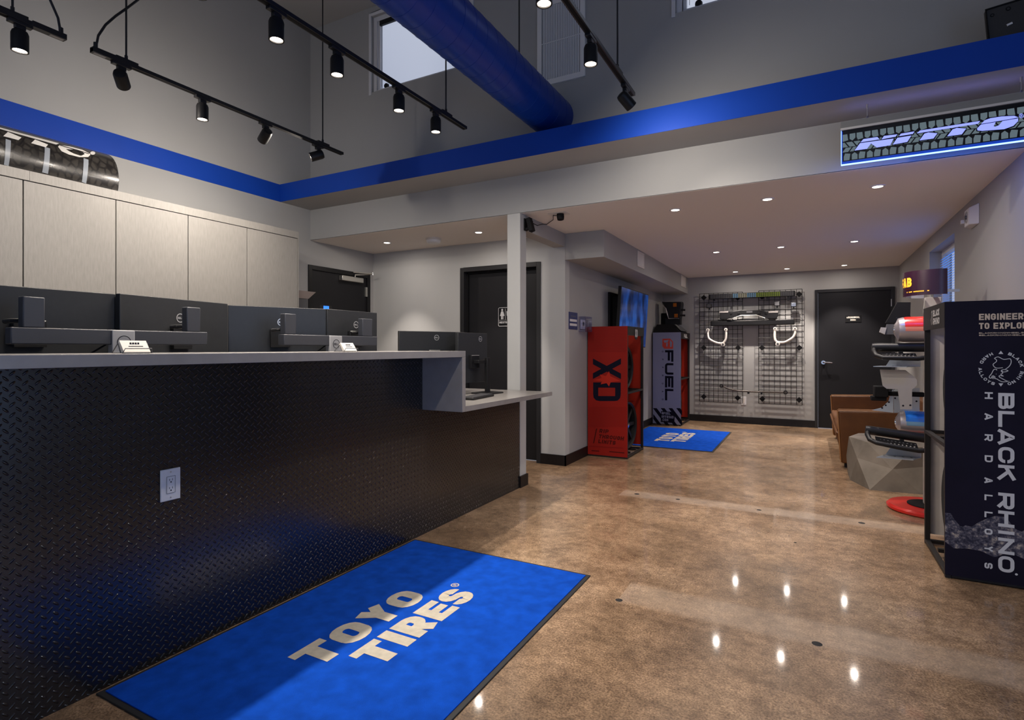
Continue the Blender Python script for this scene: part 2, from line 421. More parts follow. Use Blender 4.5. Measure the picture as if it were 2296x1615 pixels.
def glyph(ch, w, h, t, r):
    l, rg, b, tp, m, c = t/2, w-t/2, t/2, h-t/2, h/2, w/2
    O = lambda *p: (list(p), False)
    if ch in 'OQ0': return [((rr(0, 0, w, h, r+t*.5), rr(t, t, w-t, h-t, max(r-t*.5, h*.03))), 'ring')]
    if ch == 'D': return [((rr(0, 0, w, h, r+t*.5, '0110'), rr(t, t, w-t, h-t, max(r-t*.5, h*.03), '0110')), 'ring')]
    if ch == 'B': return [(rr(l, b, rg, m, r, '0110'), True), (rr(l, m, rg-.04*w, tp, r, '0110'), True)]
    if ch == 'P': return [(rr(l, h*.42, rg, tp, r, '0110'), True), O((l, h*.42), (l, 0))]
    if ch == 'R': return [(rr(l, h*.42, rg, tp, r, '0110'), True), O((l, h*.42), (l, 0)), O((c, h*.42), (rg, 0))]
    if ch in 'CG':
        p = rr(l, b, rg, tp, r); k = len(p)
        q = [(rg, min(h*.66, p[k//2][1]-h*.01))] + p[k//2:k] + p[:k//2]; ye_ = max(q[-1][1]+h*.01, h*.36 if ch == 'C' else h*.5); q.append((rg, ye_))
        if ch == 'G': q.append((c, ye_))
        return [(q, False)]
    if ch in 'S3':
        if ch == '3': return [(rr(l, b, rg, m, r, '0110')[::-1][:-1][0:0] or [(l, b)] + rr(l, b, rg, m, r, '0110')[1:-1] + [(l+.2*w, m)], False), ([(l+.2*w, m)] + rr(l, m, rg, tp, r, '0110')[1:-1] + [(l, tp)], False)]
        lo = rr(l, b, rg, m, min(r, h*.2)); hi = rr(l, m, rg, tp, min(r, h*.2))
        q = [(w, tp)] + hi[15:20] + hi[0:5] + [(c, m)] + lo[10:15] + lo[5:10][::-1] + [(0, b)]
        q = [(rg, min(h*.7, hi[10][1]-h*.01))] + hi[10:15] + hi[15:20] + hi[0:5] + lo[10:15][::-1] + lo[5:10][::-1] + lo[0:5][::-1] + [(l, max(h*.3, lo[0][1]+h*.01))]
        return [(q, False)]
    if ch == 'U': return [([(l, h)] + rr(l, b, rg, tp, r)[0:10] + [(rg, h)], False)]
    if ch == 'J': return [([(l, h*.35)] + rr(l, b, rg, tp, r)[0:10] + [(rg, h)], False)]
    if ch == 'E': return [O((w, tp), (l, tp), (l, b), (w, b)), O((l, m), (w*.94, m))]
    if ch == 'F': return [O((w, tp), (l, tp), (l, 0)), O((l, h*.46), (w*.9, h*.46))]
    if ch == 'L': return [O((l, h), (l, b), (w, b))]
    if ch == 'H': return [O((l, 0), (l, h)), O((rg, 0), (rg, h)), O((l, m), (rg, m))]
    if ch in 'I1': return [O((c, 0), (c, h))]
    if ch == 'T': return [O((0, tp), (w, tp)), O((c, tp), (c, 0))]
    if ch == 'A': return [O((l*.8, 0), (c-t*.15, h-t*.45), (c+t*.15, h-t*.45), (w-l*.8, 0)), O((w*.22, h*.27), (w*.78, h*.27))]
    if ch == 'V': return [O((l*.8, h), (c, t*.5), (w-l*.8, h))]
    if ch == 'W': return [O((l*.7, h), (w*.28, t*.5), (c, h*.8), (w*.72, t*.5), (w-l*.7, h))]
    if ch == 'M': return [O((l, 0), (l, tp), (c, h*.35), (rg, tp), (rg, 0))]
    if ch == 'N': return [O((l, 0), (l, h)), O((rg, 0), (rg, h)), O((l, tp), (rg, b))]
    if ch == 'K': return [O((l, 0), (l, h)), O((l, h*.45), (rg, h)), O((w*.42, h*.6), (rg, 0))]
    if ch == 'X': return [O((l, 0), (rg, h)), O((l, h), (rg, 0))]
    if ch == 'Y': return [O((l, h), (c, m)), O((rg, h), (c, m)), O((c, m+t*.3), (c, 0))]
    if ch == 'Z': return [O((0, tp), (rg, tp), (l, b), (w, b))]
    if ch == '.': return [O((c, 0), (c, t))]
    if ch == '/': return [O((l, 0), (rg, h))]
    if ch == '-': return [O((0, m), (w, m))]
    if ch == '@': return [(rr(l, b, rg, tp, r), True), (rr(w*.36, h*.36, w*.64, h*.64, r*.3), True)]
    return [(rr(l, b, rg, tp, r), True)]
def plane(o, U, V, eps=None):
    o, U, V = Vector(o), Vector(U).normalized(), Vector(V).normalized()
    n = Vector(eps) if eps else Vector((0, 0, 0))
    return lambda u, v: o + U*u + V*v + n
def thing(name, label, cat, loc=(0, 0, 0), group=None):
    o = bpy.data.objects.new(name, None); COL.objects.link(o); o.location = loc; o.empty_display_size = .1
    o['label'] = label; o['category'] = cat; o['_o'] = tuple(loc)
    if group: o['group'] = group
    return o
def tag(o, label, cat, group=None):
    o['label'] = label; o['category'] = cat
    if group: o['group'] = group
    return o
def struct(o, label, cat='wall'):
    o['kind'] = 'structure'; o['label'] = label; o['category'] = cat; return o
def dup(root, loc, label, rot=None):
    r = root.copy(); COL.objects.link(r); r.location = loc; r['label'] = label
    if rot: r.rotation_euler = rot
    for ch in list(root.children):
        c = ch.copy(); COL.objects.link(c); c.parent = r
        for g in list(ch.children):
            d = g.copy(); COL.objects.link(d); d.parent = c
    return r

# ================================================================== THE ROOM
XL, XP, XR, YH, YR, YB, ZC, ZU = -5.024, -2.315, 1.185, 4.475, 5.511, 10.02, 2.50, 4.90
YF, XFR = -3.0, 2.4
TH = .12
fl = MB(); fl.box(XL-.2, XFR+.2, YF-.2, YB+.2, -.1, 0, FLOORM)
FLOOR = struct(fl.build('floor'), 'polished brown concrete floor', 'floor')
b = MB(); b.box(XL-.1, XFR+.1, YF-.1, YH+TH, ZU, ZU+.1, UPCEIL)
struct(b.build('ceiling'), 'high ceiling above the hanging tracks', 'ceiling')
b = MB(); b.box(XL, XR, YH+TH, YB, ZC, ZC+.08, CEIL)
b.box(XL, XR, YH, YH+TH, ZC-.001, ZC+.004, CEIL)
struct(b.build('ceiling'), 'low ceiling with recessed downlights', 'ceiling')
# left wall with door opening
D1a, D1b, DH = 4.441, 5.444, 2.22
b = MB(); b.box(XL-TH, XL, YF, D1a, 0, ZU, WALL); b.box(XL-TH, XL, D1a, D1b, DH, ZU, WALL); b.box(XL-TH, XL, D1b, YR+TH, 0, ZU, WALL)
struct(b.build('wall_left'), 'grey left wall above the tall cabinets')
# upper wall / header with clerestory openings
def wall_y(name, y0, y1, x0, x1, z0, z1, holes, mt, label):
    b = MB(); xs = sorted({x0, x1, *[h[0] for h in holes], *[h[1] for h in holes]})
    for a, c in zip(xs, xs[1:]):
        hs = sorted([h for h in holes if h[0] <= a+1e-6 and h[1] >= c-1e-6], key=lambda h: h[2]); z = z0
        for h in hs:
            if h[2] > z: b.box(a, c, y0, y1, z, h[2], mt)
            z = h[3]
        if z < z1: b.box(a, c, y0, y1, z, z1, mt)
    return struct(b.build(name), label)
WA = (-4.104, -2.85, 3.99, 4.80); WC = (-.935, .2, 3.925, 4.78); WG = (-2.143, -1.69, 3.60, 4.34)
wall_y('wall_upper', YH, YH+TH, XL, XFR, ZC, ZU, [WA, WC], WALL, 'grey upper wall and header above the wide opening')
b = MB(); b.box(XR, XFR, YH, YH+TH, 0, ZC, WALL)
struct(b.build('wall_return'), 'grey wall beside the opening on the right')
# washroom wall
D2a, D2b = -3.657, -2.601
wall_y('wall_middle', YR, YR+TH, XL, XP, 0, ZC, [(D2a, D2b, 0, DH)], WHITEWALL, 'pale grey wall with the washroom door')
b = MB(); b.box(XP-TH, XP, YR+TH, YB, 0, ZC, WALL)
struct(b.build('wall_partition'), 'grey wall behind the red and lavender displays')
D3a, D3b = .078, 1.131
wall_y('wall_back', YB, YB+TH, XP-TH, XR+TH, 0, ZC, [(D3a, D3b, 0, 2.19)], WALL, 'grey back wall with the wire grids')
# right wall with window opening
W3 = (6.45, 7.66, 1.05, 2.34)
b = MB(); b.box(XR, XR+.2, YH+TH, W3[0], 0, ZC, WALL); b.box(XR, XR+.2, W3[1], YB, 0, ZC, WALL)
b.box(XR, XR+.2, W3[0], W3[1], 0, W3[2], WALL); b.box(XR, XR+.2, W3[0], W3[1], W3[3], ZC, WALL)
struct(b.build('wall_right'), 'grey right wall with the narrow window')
# shop front behind the camera; its high openings are added for light
fh = [(-4.6, -2.4, .1, 2.7), (-2.2, 0, .1, 2.7), (.2, 2.2, .1, 2.7), (-4.6, -2.4, 3.6, 4.6), (-2.2, 0, 3.6, 4.6), (.2, 2.2, 3.6, 4.6)]
wall_y('wall_front', YF-TH, YF, XL-TH, XFR+TH, 0, ZU, fh, WALL, 'shop front wall behind the viewer')
b = MB(); b.box(XFR, XFR+TH, YF, -1.3, 0, ZU, WALL); b.box(XFR, XFR+TH, 2.2, YH+TH, 0, ZU, WALL)
b.box(XFR, XFR+TH, -1.3, 2.2, 0, .1, WALL); b.box(XFR, XFR+TH, -1.3, 2.2, 2.7, ZU, WALL)
struct(b.build('wall_front_right'), 'wall with shop glazing on the right')
for k, h in enumerate(fh):
    b = MB(); b.box(h[0], h[1], YF-.07, YF-.06, h[2], h[3], GLASS)
    w = struct(b.build('window_%d' % (k+4)), 'unseen shop front pane', 'window')
b = MB(); b.box(XFR+.06, XFR+.07, -1.3, 2.2, .1, 2.7, GLASS)
struct(b.build('window_10'), 'side shop pane', 'window')

# blue soffit, blue stripe
YS, ZS0, ZS1 = 4.068, 2.845, 3.03
b = MB(); b.box(XL, XFR, YS, YH, ZS0, ZS1, WALL); b.box(XL, XFR, YS-.004, YS, ZS0, ZS1, BLUE); b.box(XL, XFR, YS-.004, YH, ZS1, ZS1+.003, BLUE)
struct(b.build('trim_1'), 'blue faced soffit beam across the header', 'trim')
b = MB(); b.box(XL, XL+.004, YF, YS-.004, ZS0, ZS1, BLUE)
struct(b.build('trim_2'), 'blue painted stripe along the left wall', 'trim')
# post, beam, bulkhead
b = MB(); b.box(-2.449, XP, 4.46, 4.585, 0, ZC, WHITEWALL)
struct(b.build('pillar', bevel=.004), 'pale square post at the end of the counter', 'pillar')
b = MB(); b.box(-2.449, XP, 4.585, YR, 2.36, ZC, WALL)
struct(b.build('beam'), 'short grey beam from the post to the washroom wall', 'beam')
b = MB(); b.box(XP, -1.878, YR, YB, 2.218, ZC, WALL)
BULK = struct(b.build('bulkhead', bevel=.003), 'grey ceiling bulkhead over the displays', 'bulkhead')
# baseboards
BH = .112
b = MB(); b.box(D2b, XP+.012, YR-.012, YR, 0, BH, BASEB); b.box(XP, XP+.012, YR-.012, YB, 0, BH, BASEB)
struct(b.build('baseboard_left'), 'black baseboard around the washroom corner', 'baseboard')
b = MB(); b.box(XP+.012, D3a, YB-.012, YB, 0, BH, BASEB); b.box(D3b, XR, YB-.012, YB, 0, BH, BASEB)
struct(b.build('baseboard_back'), 'black baseboard under the wire grids', 'baseboard')
b = MB(); b.box(XR-.012, XR, YH+TH, YB-.012, 0, BH, BASEB)
struct(b.build('baseboard_right'), 'black baseboard on the right wall', 'baseboard')
b = MB(); b.box(-2.449, XP+.014, 4.448, 4.597, 0, .105, BASEB)
struct(b.build('baseboard_pillar'), 'black base of the post', 'baseboard')
# floor plugs
for px, py, r in ((1388, 1346, .018), (1832, 1444, .021), (1932, 1173, .022), (1428, 1108, .022), (1520, 1120, .018), (1702, 1144, .018), (1783, 1217, .009)):
    p = atz(px, py, 0); b = MB(); b.lathe([(0, .0015), (r*.8, .0015), (r, 0)], (p.x, p.y, 0), (0, 0, 1), RUBBER, 16)
    b.build('plug', FLOOR)

# ---- doors
def hinge_lathe(b, x, y, z): b.cyl((x, y, z-.05), (x, y, z+.05), .008, STEEL)
# washroom door, recessed in a dark frame
d = struct(thing('door_2', 'dark washroom door behind the post', 'door', (D2a, YR, 0)), 'dark washroom door behind the post', 'door')
b = MB(); f = .05
b.box(D2a, D2a+f, YR-.015, YR+TH, 0, DH, DFRAME); b.box(D2b-f, D2b, YR-.015, YR+TH, 0, DH, DFRAME); b.box(D2a+f, D2b-f, YR-.015, YR+TH, DH-f, DH, DFRAME)
b.box(D2a+f, D2a+f+.015, YR+.06, YR+TH, 0, DH-f, BLACKM); b.box(D2a+f, D2b-f, YR+.06, YR+TH, DH-f-.02, DH-f, BLACKM)
b.build('frame', d, bevel=.002)
b = MB(); b.box(D2a+f+.017, D2b-f, YR+.085, YR+.125, .008, DH-f-.022, DOORM); leaf = b.build('leaf', d)
# washroom sign on the leaf
yy = YR+.083; o = aty(1117, 733, yy); tr = aty(1117+62, 687, yy); sw, sh = .20, tr.z-o.z
P = plane((o.x, yy, o.z), (1, 0, 0), (0, 0, 1), (0, -.004, 0)); b = MB()
b.box(o.x, o.x+sw, yy-.003, yy+.002, o.z, o.z+sh, BLACKM)
b.ribbon(rr(.006, .006, sw-.006, sh-.006, .015), .005, P, GREYINK, True)
for cx, skirt in ((sw*.28, 1), (sw*.68, 0)):
    b.poly([P(cx+.013*cos(a*pi/6), sh*.86+.013*sin(a*pi/6)) for a in range(12)], GREYINK)
    if skirt: b.poly([P(cx-.014, sh*.79), P(cx+.014, sh*.79), P(cx+.03, sh*.55), P(cx-.03, sh*.55)], GREYINK)
    else: b.poly([P(cx-.024, sh*.79), P(cx+.024, sh*.79), P(cx+.02, sh*.55), P(cx-.02, sh*.55)], GREYINK)
    for q in (-.009, .009): b.poly([P(cx+q-.006, sh*.55), P(cx+q+.006, sh*.55), P(cx+q+.006, sh*.38), P(cx+q-.006, sh*.38)], GREYINK)
b.ribbon([(sw*.48, sh*.36), (sw*.48, sh*.92)], .004, P, GREYINK)
b.ribbon([(.012, sh*.33), (sw-.012, sh*.33)], .002, P, GREYINK)
b.text('RESTROOM', P, .02, sh*.17, .022, GREYINK, wr=.7, t=.2, width=sw-.04)
b.build('sign_plate', leaf)
# left wall door
d = struct(thing('door_1', 'black door with a closer on the left wall', 'door', (XL, D1a, 0)), 'black door with a closer on the left wall', 'door')
b = MB()
b.box(XL-TH, XL+.012, D1a, D1a+f, 0, DH, BLACK); b.box(XL-TH, XL+.012, D1b-f, D1b, 0, DH, BLACK); b.box(XL-TH, XL+.012, D1a+f, D1b-f, DH-f, DH, BLACK)
b.build('frame', d, bevel=.002)
b = MB(); b.box(XL-.05, XL-.008, D1a+f, D1b-f, .008, DH-f, DOORM); leaf = b.build('leaf', d)
p0, p1 = atx(767, 615, XL+.05), atx(815, 636, XL+.05)
b = MB(); b.box(XL-.008, XL+.055, p0.y, p1.y, p1.z+.005, p0.z-.01, STEEL); b.build('closer', leaf, bevel=.006)
b = MB(); b.tube([(XL+.03, p0.y*.35+p1.y*.65, p0.z-.01), (XL+.03, p0.y*.35+p1.y*.65, p0.z+.02), (XL+.06, p1.y+.0, p0.z+.035), (XL+.16, p1.y+.05, p0.z+.045)], .008, STEEL, 8)
b.tube([(XL+.16, p1.y+.05, p0.z+.045), (XL+.02, p0.y+.22, p0.z+.05)], .008, STEEL, 8); b.cyl((XL+.16, p1.y+.05, p0.z+.03), (XL+.16, p1.y+.05, p0.z+.062), .013, CHROME)
b.build('closer_arm', leaf)
b = MB(); b.box(XL-.007, XL+.014, D1b-f-.035, D1b-f-.005, 1.93, 2.05, STEEL); b.build('hinge', d)
b = MB(); b.box(XL-.007, XL+.014, D1b-f-.035, D1b-f-.005, 1.0, 1.12, STEEL); b.build('hinge', d)
# mechanical room door
d = struct(thing('door_3', 'black door at the far end', 'door', (D3a, YB, 0)), 'black mechanical room door in the back wall', 'door')
b = MB()
b.box(D3a, D3a+.045, YB-.02, YB+TH, 0, 2.19, DFRAME); b.box(D3b-.045, D3b, YB-.02, YB+TH, 0, 2.19, DFRAME); b.box(D3a+.045, D3b-.045, YB-.02, YB+TH, 2.145, 2.19, DFRAME)
b.build('frame', d, bevel=.002)
b = MB(); b.box(D3a+.047, D3b-.047, YB-.005, YB+.04, .008, 2.143, DOORM); leaf = b.build('leaf', d)
q = aty(1846, 813, YB)
b = MB(); b.lathe([(0, .022), (.03, .022), (.034, .012), (.034, 0)], (q.x, YB-.005, q.z), (0, -1, 0), CHROME)
b.tube([(q.x, YB-.02, q.z), (q.x, YB-.06, q.z), (q.x+.015, YB-.07, q.z), (q.x+.12, YB-.065, q.z-.006)], [.012, .012, .012, .009], CHROME, 10)
b.build('handle', leaf)
a0, a1 = aty(1895, 723, YB), aty(1931, 707, YB)
b = MB(); b.box(a0.x, a1.x, YB-.012, YB-.005, a0.z, a1.z, BLACKM)
P = plane((a0.x, YB-.013, a0.z), (1, 0, 0), (0, 0, 1)); w = a1.x-a0.x
b.text('MECHANICAL', P, .02, .062, .026, CARD, wr=.6, width=w-.04); b.text('ROOM', P, w*.33, .022, .026, CARD, wr=.6, width=w*.34)
b.build('sign_plate', leaf)
for z in (1.95, 1.1): b = MB(); b.box(D3b-.052, D3b-.040, YB-.026, YB-.004, z-.055, z+.055, STEEL); b.build('hinge', d)

# ---- windows
def clerestory(n, h, label):
    d = struct(thing('window_%d' % n, label, 'window', (h[0], YH, h[2])), label, 'window')
    b = MB(); x0, x1, z0, z1 = h; y0, y1 = YH-.012, YH+TH
    for (a, c, e, g, yy0, yy1) in ((x0-.03, x0, z0-.03, z1+.03, y0, YH+.004), (x1, x1+.03, z0-.03, z1+.03, y0, YH+.004), (x0, x1, z1, z1+.03, y0, YH+.004),
                       (x0, x0+.05, z0, z1, YH+.03, y1), (x1-.05, x1, z0, z1, YH+.03, y1), (x0+.05, x1-.05, z1-.05, z1, YH+.03, y1), (x0+.05, x1-.05, z0, z0+.03, YH+.03, y1),
                       (x0+.05, x0+.075, z0+.03, z1-.05, YH+.05, YH+.09), (x1-.075, x1-.05, z0+.03, z1-.05, YH+.05, YH+.09)):
        b.box(a, c, yy0, yy1, e, g, WINWHITE)
    wf = b.build('window_frame', d, bevel=.003)
    b = MB(); b.box(x0+.05, x1-.05, YH+.066, YH+.072, z0+.03, z1-.05, GLASS); b.build('pane', wf)
    b = MB(); b.box(x0+.08, x1-.08, YH+.035, YH+.06, z1-.10, z1-.05, BLACK); b.build('shade_roller', d)
    b = MB(); b.cyl((x0+.10, YH+.045, z1-.1), (x0+.10, YH+.045, z0+.06), .002, DGREY, 6); b.build('cord', d)
    b = MB(); b.lathe([(0, .02), (.025, .02), (.03, 0)], (x0+.17, YH+.05, z0+.05), (0, -1, 0), BLACK, 14); b.build('latch', wf)
clerestory(1, WA, 'clerestory window left of the blue duct')
clerestory(2, WC, 'clerestory window at the top right of the upper wall')
d = struct(thing('window_3', 'narrow window with slatted blind in the right wall', 'window', (XR, W3[0], W3[2])), 'narrow window with slatted blind in the right wall', 'window')
b = MB(); xx = XR+.11
b.box(xx, xx+.06, W3[0], W3[0]+.05, W3[2], W3[3], WINWHITE); b.box(xx, xx+.06, W3[1]-.05, W3[1], W3[2], W3[3], WINWHITE)
b.box(xx, xx+.06, W3[0]+.05, W3[1]-.05, W3[3]-.05, W3[3], WINWHITE); b.box(xx, xx+.06, W3[0]+.05, W3[1]-.05, W3[2], W3[2]+.05, WINWHITE)
wf = b.build('window_frame', d)
b = MB(); b.box(xx+.03, xx+.036, W3[0]+.05, W3[1]-.05, W3[2]+.05, W3[3]-.05, GLASS); b.build('pane', wf)
b = MB(); z = W3[2]+.07
while z < W3[3]-.08:
    b.obox((xx-.012, (W3[0]+W3[1])/2, z), (.012, 0, .005), (0, (W3[1]-W3[0])/2-.06, 0), (-.0005, 0, .0008), BLIND); z += .026
b.build('blind', d)

# ================================================================== CEILING FIXTURES
# downlights
dl = None
GRIDX, GRIDY = (-1.05, -.305, .458), (5.02, 7.48, 9.56)
spots = [(-4.34, 4.99, 'recessed downlight in the low ceiling nearest the left wall'), (-3.095, 5.006, 'recessed downlight between the smoke detector and the post')]
rown = ('in the row nearest the header', 'in the middle row of the low ceiling', 'in the row nearest the back wall')
coln = ('leftmost downlight ', 'centre downlight ', 'rightmost downlight ')
for j, y in enumerate(GRIDY):
    for i, x in enumerate(GRIDX): spots.append((x, y, 'recessed ' + coln[i] + rown[j]))
def lamp(name, kind, loc, dirv, power, col, size=None, blend=.3, radius=.03):
    ld = bpy.data.lights.new(name, kind); ld.energy = power; ld.color = col
    if kind == 'SPOT': ld.spot_size = size; ld.spot_blend = blend; ld.shadow_soft_size = radius
    else: ld.shape = 'DISK'; ld.size = radius*2
    o = bpy.data.objects.new(name, ld); COL.objects.link(o); o.location = loc
    o.rotation_euler = Vector(dirv).to_track_quat('-Z', 'Y').to_euler(); return o
for (x, y, lab) in spots:
    if dl is None:
        dl = thing('recessed_downlight', lab, 'light', (x, y, ZC), 'recessed downlights in the low ceiling')
        b = MB(); b.lathe([(.034, -.001), (.036, -.005), (.050, -.005), (.054, -.001), (.054, .0), (.034, 0)], (x, y, ZC), (0, 0, 1), WHITEP, 28, True); tr_ = b.build('trim_ring', dl)
        b = MB(); b.disc((x, y, ZC-.0035), (0, 0, 1), .034, DLAMP); b.build('lens', tr_)
    else: dup(dl, (x, y, ZC), lab)
    lamp('downlight_beam', 'SPOT', (x, y, ZC-.012), (0, 0, -1), P_DOWN*(1.7 if y > 9 else 1), DWARM, radians(72 if x < -2.5 else 80), .5, .015)
    lamp('downlight_glow', 'AREA', (x, y, ZC-.010), (0, 0, -1), P_DOWNFLOOD, DWARM, radius=.022)
# smoke detector
s_ = thing('smoke_detector', 'white round smoke detector on the low ceiling', 'smoke detector', (-3.716, 5.05, ZC))
b = MB(); b.lathe([(.088, 0), (.088, -.018), (.082, -.022)], (-3.716, 5.05, ZC), (0, 0, 1), IVORY, 30); b.build('base', s_)
b = MB(); b.lathe([(.082, -.022), (.078, -.045), (.066, -.056), (0, -.060)], (-3.716, 5.05, ZC), (0, 0, 1), WHITEP, 30); b.build('cover', s_)
# tracks
ZT = 2.95
def track(x, y0, y1, label, rods, cable=None):
    t = thing('lighting_track', label, 'lighting track', (x, y0, ZT), 'black ceiling lighting tracks')
    b = MB(); b.box(x-.018, x+.018, y0, y1, ZT-.010, ZT+.012, TRACKM); b.box(x-.010, x+.010, y0+.01, y1-.01, ZT-.0115, ZT-.010, BLACKM)
    b.build('rail', t, bevel=.002)
    for y in rods:
        b = MB(); b.cyl((x, y, ZT+.02), (x, y, ZU), .0055, TRACKM, 10); b.box(x-.016, x+.016, y-.06, y+.06, ZT+.012, ZT+.026, TRACKM); b.cyl((x, y, ZT+.02), (x, y, ZT+.05), .009, TRACKM, 10)
        b.build('suspension_rod', t)
    if cable:
        ye, sgn = cable
        b = MB(); b.box(x-.02, x+.02, ye, ye+sgn*.15, ZT-.012, ZT+.018, TRACKM); b.box(x-.011, x+.011, ye+sgn*.01, ye+sgn*.07, ZT-.0135, ZT-.012, GREYPLATE); b.build('power_feed', t, bevel=.002)
        yc = ye+sgn*.02; pts = []
        for i in range(25):
            u = i/24; pts.append((x + .0*sin(u*6), yc + sgn*(.02 + .20*(3*u*u-2*u*u*u)*1.0 - (.10*u)), ZT+.015 + u*(ZU-ZT-.015)))
        for i, p in enumerate(pts):
            u = i/24; k = .5-.5*cos(pi*min(1, u*3.2)); pts[i] = (x, yc + sgn*.30*k, p[2])
        b = MB(); b.tube(pts, .0065, TRACKM, 8); b.cyl((x, yc, ZT+.012), (x, yc, ZT+.05), .011, TRACKM, 10); b.build('power_cable', t)
    return t
XT1, XT2, XT3 = -3.56, -2.318, -1.032
track(XT1, -1.6, 1.496, 'black lighting track at the top left corner, nearest the camera over the counter', [1.27, -1.2], (1.496, -1))
track(XT1, 1.621, 3.517, 'black lighting track over the counter in front of the grey left wall', [1.80, 3.30], (1.621, 1))
track(XT2, -1.0, 3.555, 'long black lighting track crossing in front of the clerestory window', [.2, 3.30])
track(XT3, .2, 3.61, 'black lighting track right of the blue duct', [.6, 3.28])
# heads
heads = []
def head(px, py, x, dirv, label, lit, zc=2.84):
    """px,py: photo position of the lens; x: track position."""
    d = Vector(dirv).normalized()
    down = d.z < -.97
    p = atz(px, py, 2.79 if down else zc)
    y = p.y if down else p.y
    t = thing('track_spotlight', label, 'spotlight', (x, y, ZT), 'black spotlights on the ceiling tracks')
    b = MB(); b.box(x-.016, x+.016, y-.05, y+.05, ZT-.028, ZT-.010, TRACKM); b.box(x-.013, x+.013, y-.022, y+.022, ZT-.05, ZT-.028, TRACKM); b.build('adapter', t, bevel=.002)
    if down:
        c = Vector((x, y, 2.79)); back = Vector((x, y, 2.895))
        b = MB(); b.cyl((x, y, ZT-.05), (x, y, 2.89), .008, TRACKM, 10); b.build('stem', t)
    else:
        piv = Vector((x, y, 2.855)); c = piv + d*.062; back = piv - d*.048
        b = MB(); b.cyl((x, y, ZT-.05), (x, y, 2.86), .007, TRACKM, 10); b.lathe([(0, -.012), (.012, -.008), (.012, .008), (0, .012)], piv, (1, 0, 0), TRACKM, 12); b.build('stem', t)
    ax = (back-c); Lh = ax.length; r = .037
    b = MB(); b.lathe([(r*.80, .010), (r*.82, .0), (r, 0), (r, Lh*.82), (r*.86, Lh*.96), (r*.5, Lh), (0, Lh)], c, ax, BLACK, 26); can = b.build('can', t)
    b = MB(); b.disc(c + ax.normalized()*.006, -ax, r*.80, LAMP, 24); b.build('lens', can)
    e = c + d*.012
    lamp('spot_beam', 'SPOT', e, d, P_SPOT*lit, WARM, radians(84 if down else 66), .9, .028)
    lamp('spot_flood', 'AREA', e, d, P_FLOOD*(1 if lit == 1 else .8), WARM, radius=.028)
    return t
DN = (0, 0, -1)
head(75, 98, XT1, DN, 'lit black spotlight at the top left, hanging from the near end of its track', .42)
head(268, 183, XT1, (-.94, .72, -.36), 'black spotlight turned to the left wall, beside the looping power cable', .62)
head(475, 262, XT1, DN, 'lit black spotlight pointing down, midway along the track over the counter', .42)
head(603, 305, XT1, (-.94, .22, -.52), 'black spotlight turned away, between two lit ones on the counter track', .62)
head(712, 350, XT1, (-.62, -.68, -.38), 'lit black spotlight twisted leftward at the far end of the counter track', .42, 2.85)
head(462, -18, XT2, DN, 'lit black spotlight at the top edge of the photo, first on the long track', 1)
head(647, 80, XT2, DN, 'lit black spotlight nearest the suspension rod of the long track', 1)
head(784, 160, XT2, DN, 'lit black spotlight just left of the clerestory window', 1)
head(918, 243, XT2, DN, 'lit black spotlight just below the clerestory window', 1)
head(998, 292, XT2, DN, 'lit black spotlight at the far end of the long track', 1)
head(1205, 14, XT3, DN, 'lit black spotlight at the top edge right of the blue duct', 1)
head(1327, 144, XT3, DN, 'lit black spotlight to the right of the wall grille', 1)
head(1403, 228, XT3, (.45, .65, -.6), 'black spotlight at the far end of the right track, turned to the header', 1)

# duct
dc = thing('spiral_duct', 'blue round spiral air duct running to the upper wall', 'duct', (-1.98, YH, 3.29))
XD_, ZD_, RD = -1.98, 3.29, .178
b = MB(); ys = [YF+.1 + i*(YH-YF-.1)/60 for i in range(61)]
b.tube([(XD_, y, ZD_) for y in ys], RD, DUCT, 48, caps=False); b.build('duct_body', dc)
b = MB(); y = YH-.05
pts = []
for i in range(0, 64*40):
    a = i/64*2*pi; yy = YH-.02 - i/64*.13
    if yy < -1.0: break
    pts.append((XD_+(RD+.001)*cos(a), yy, ZD_+(RD+.001)*sin(a)))
b.tube(pts[::2], .0011, DUCT, 5); b.build('spiral_seam', dc)
for y in (3.8, 1.2):
    b = MB(); b.cyl((XD_, y, ZD_+RD), (XD_, y, ZU), .006, TRACKM, 8); b.build('hanger_rod', dc)
# wall grille on the upper wall
g = thing('wall_grille', 'grey louvred grille on the upper wall right of the duct', 'air grille', (WG[0], YH, WG[2]))
b = MB(); x0, x1, z0, z1 = WG
for q in ((x0, x0+.045, z0, z1), (x1-.045, x1, z0, z1), (x0+.045, x1-.045, z0, z0+.045), (x0+.045, x1-.045, z1-.045, z1)): b.box(q[0], q[1], YH-.018, YH, q[2], q[3], GRILLE)
b.build('grille_frame', g, bevel=.002)
b = MB(); b.box(x0+.045, x1-.045, YH-.004, YH-.001, z0+.045, z1-.045, GRILLED); n = 22
for i in range(n):
    x = x0+.05+(x1-x0-.1)*(i+.5)/n
    b.obox((x, YH-.010, (z0+z1)/2), (.0045, .004, 0), (.0008, -.0006, 0), (0, 0, (z1-z0)/2-.046), GRILLE)
b.box(x0+.045, x1-.045, YH-.017, YH-.014, (z0+z1)/2-.004, (z0+z1)/2+.004, GRILLE)
b.build('louvres', g)

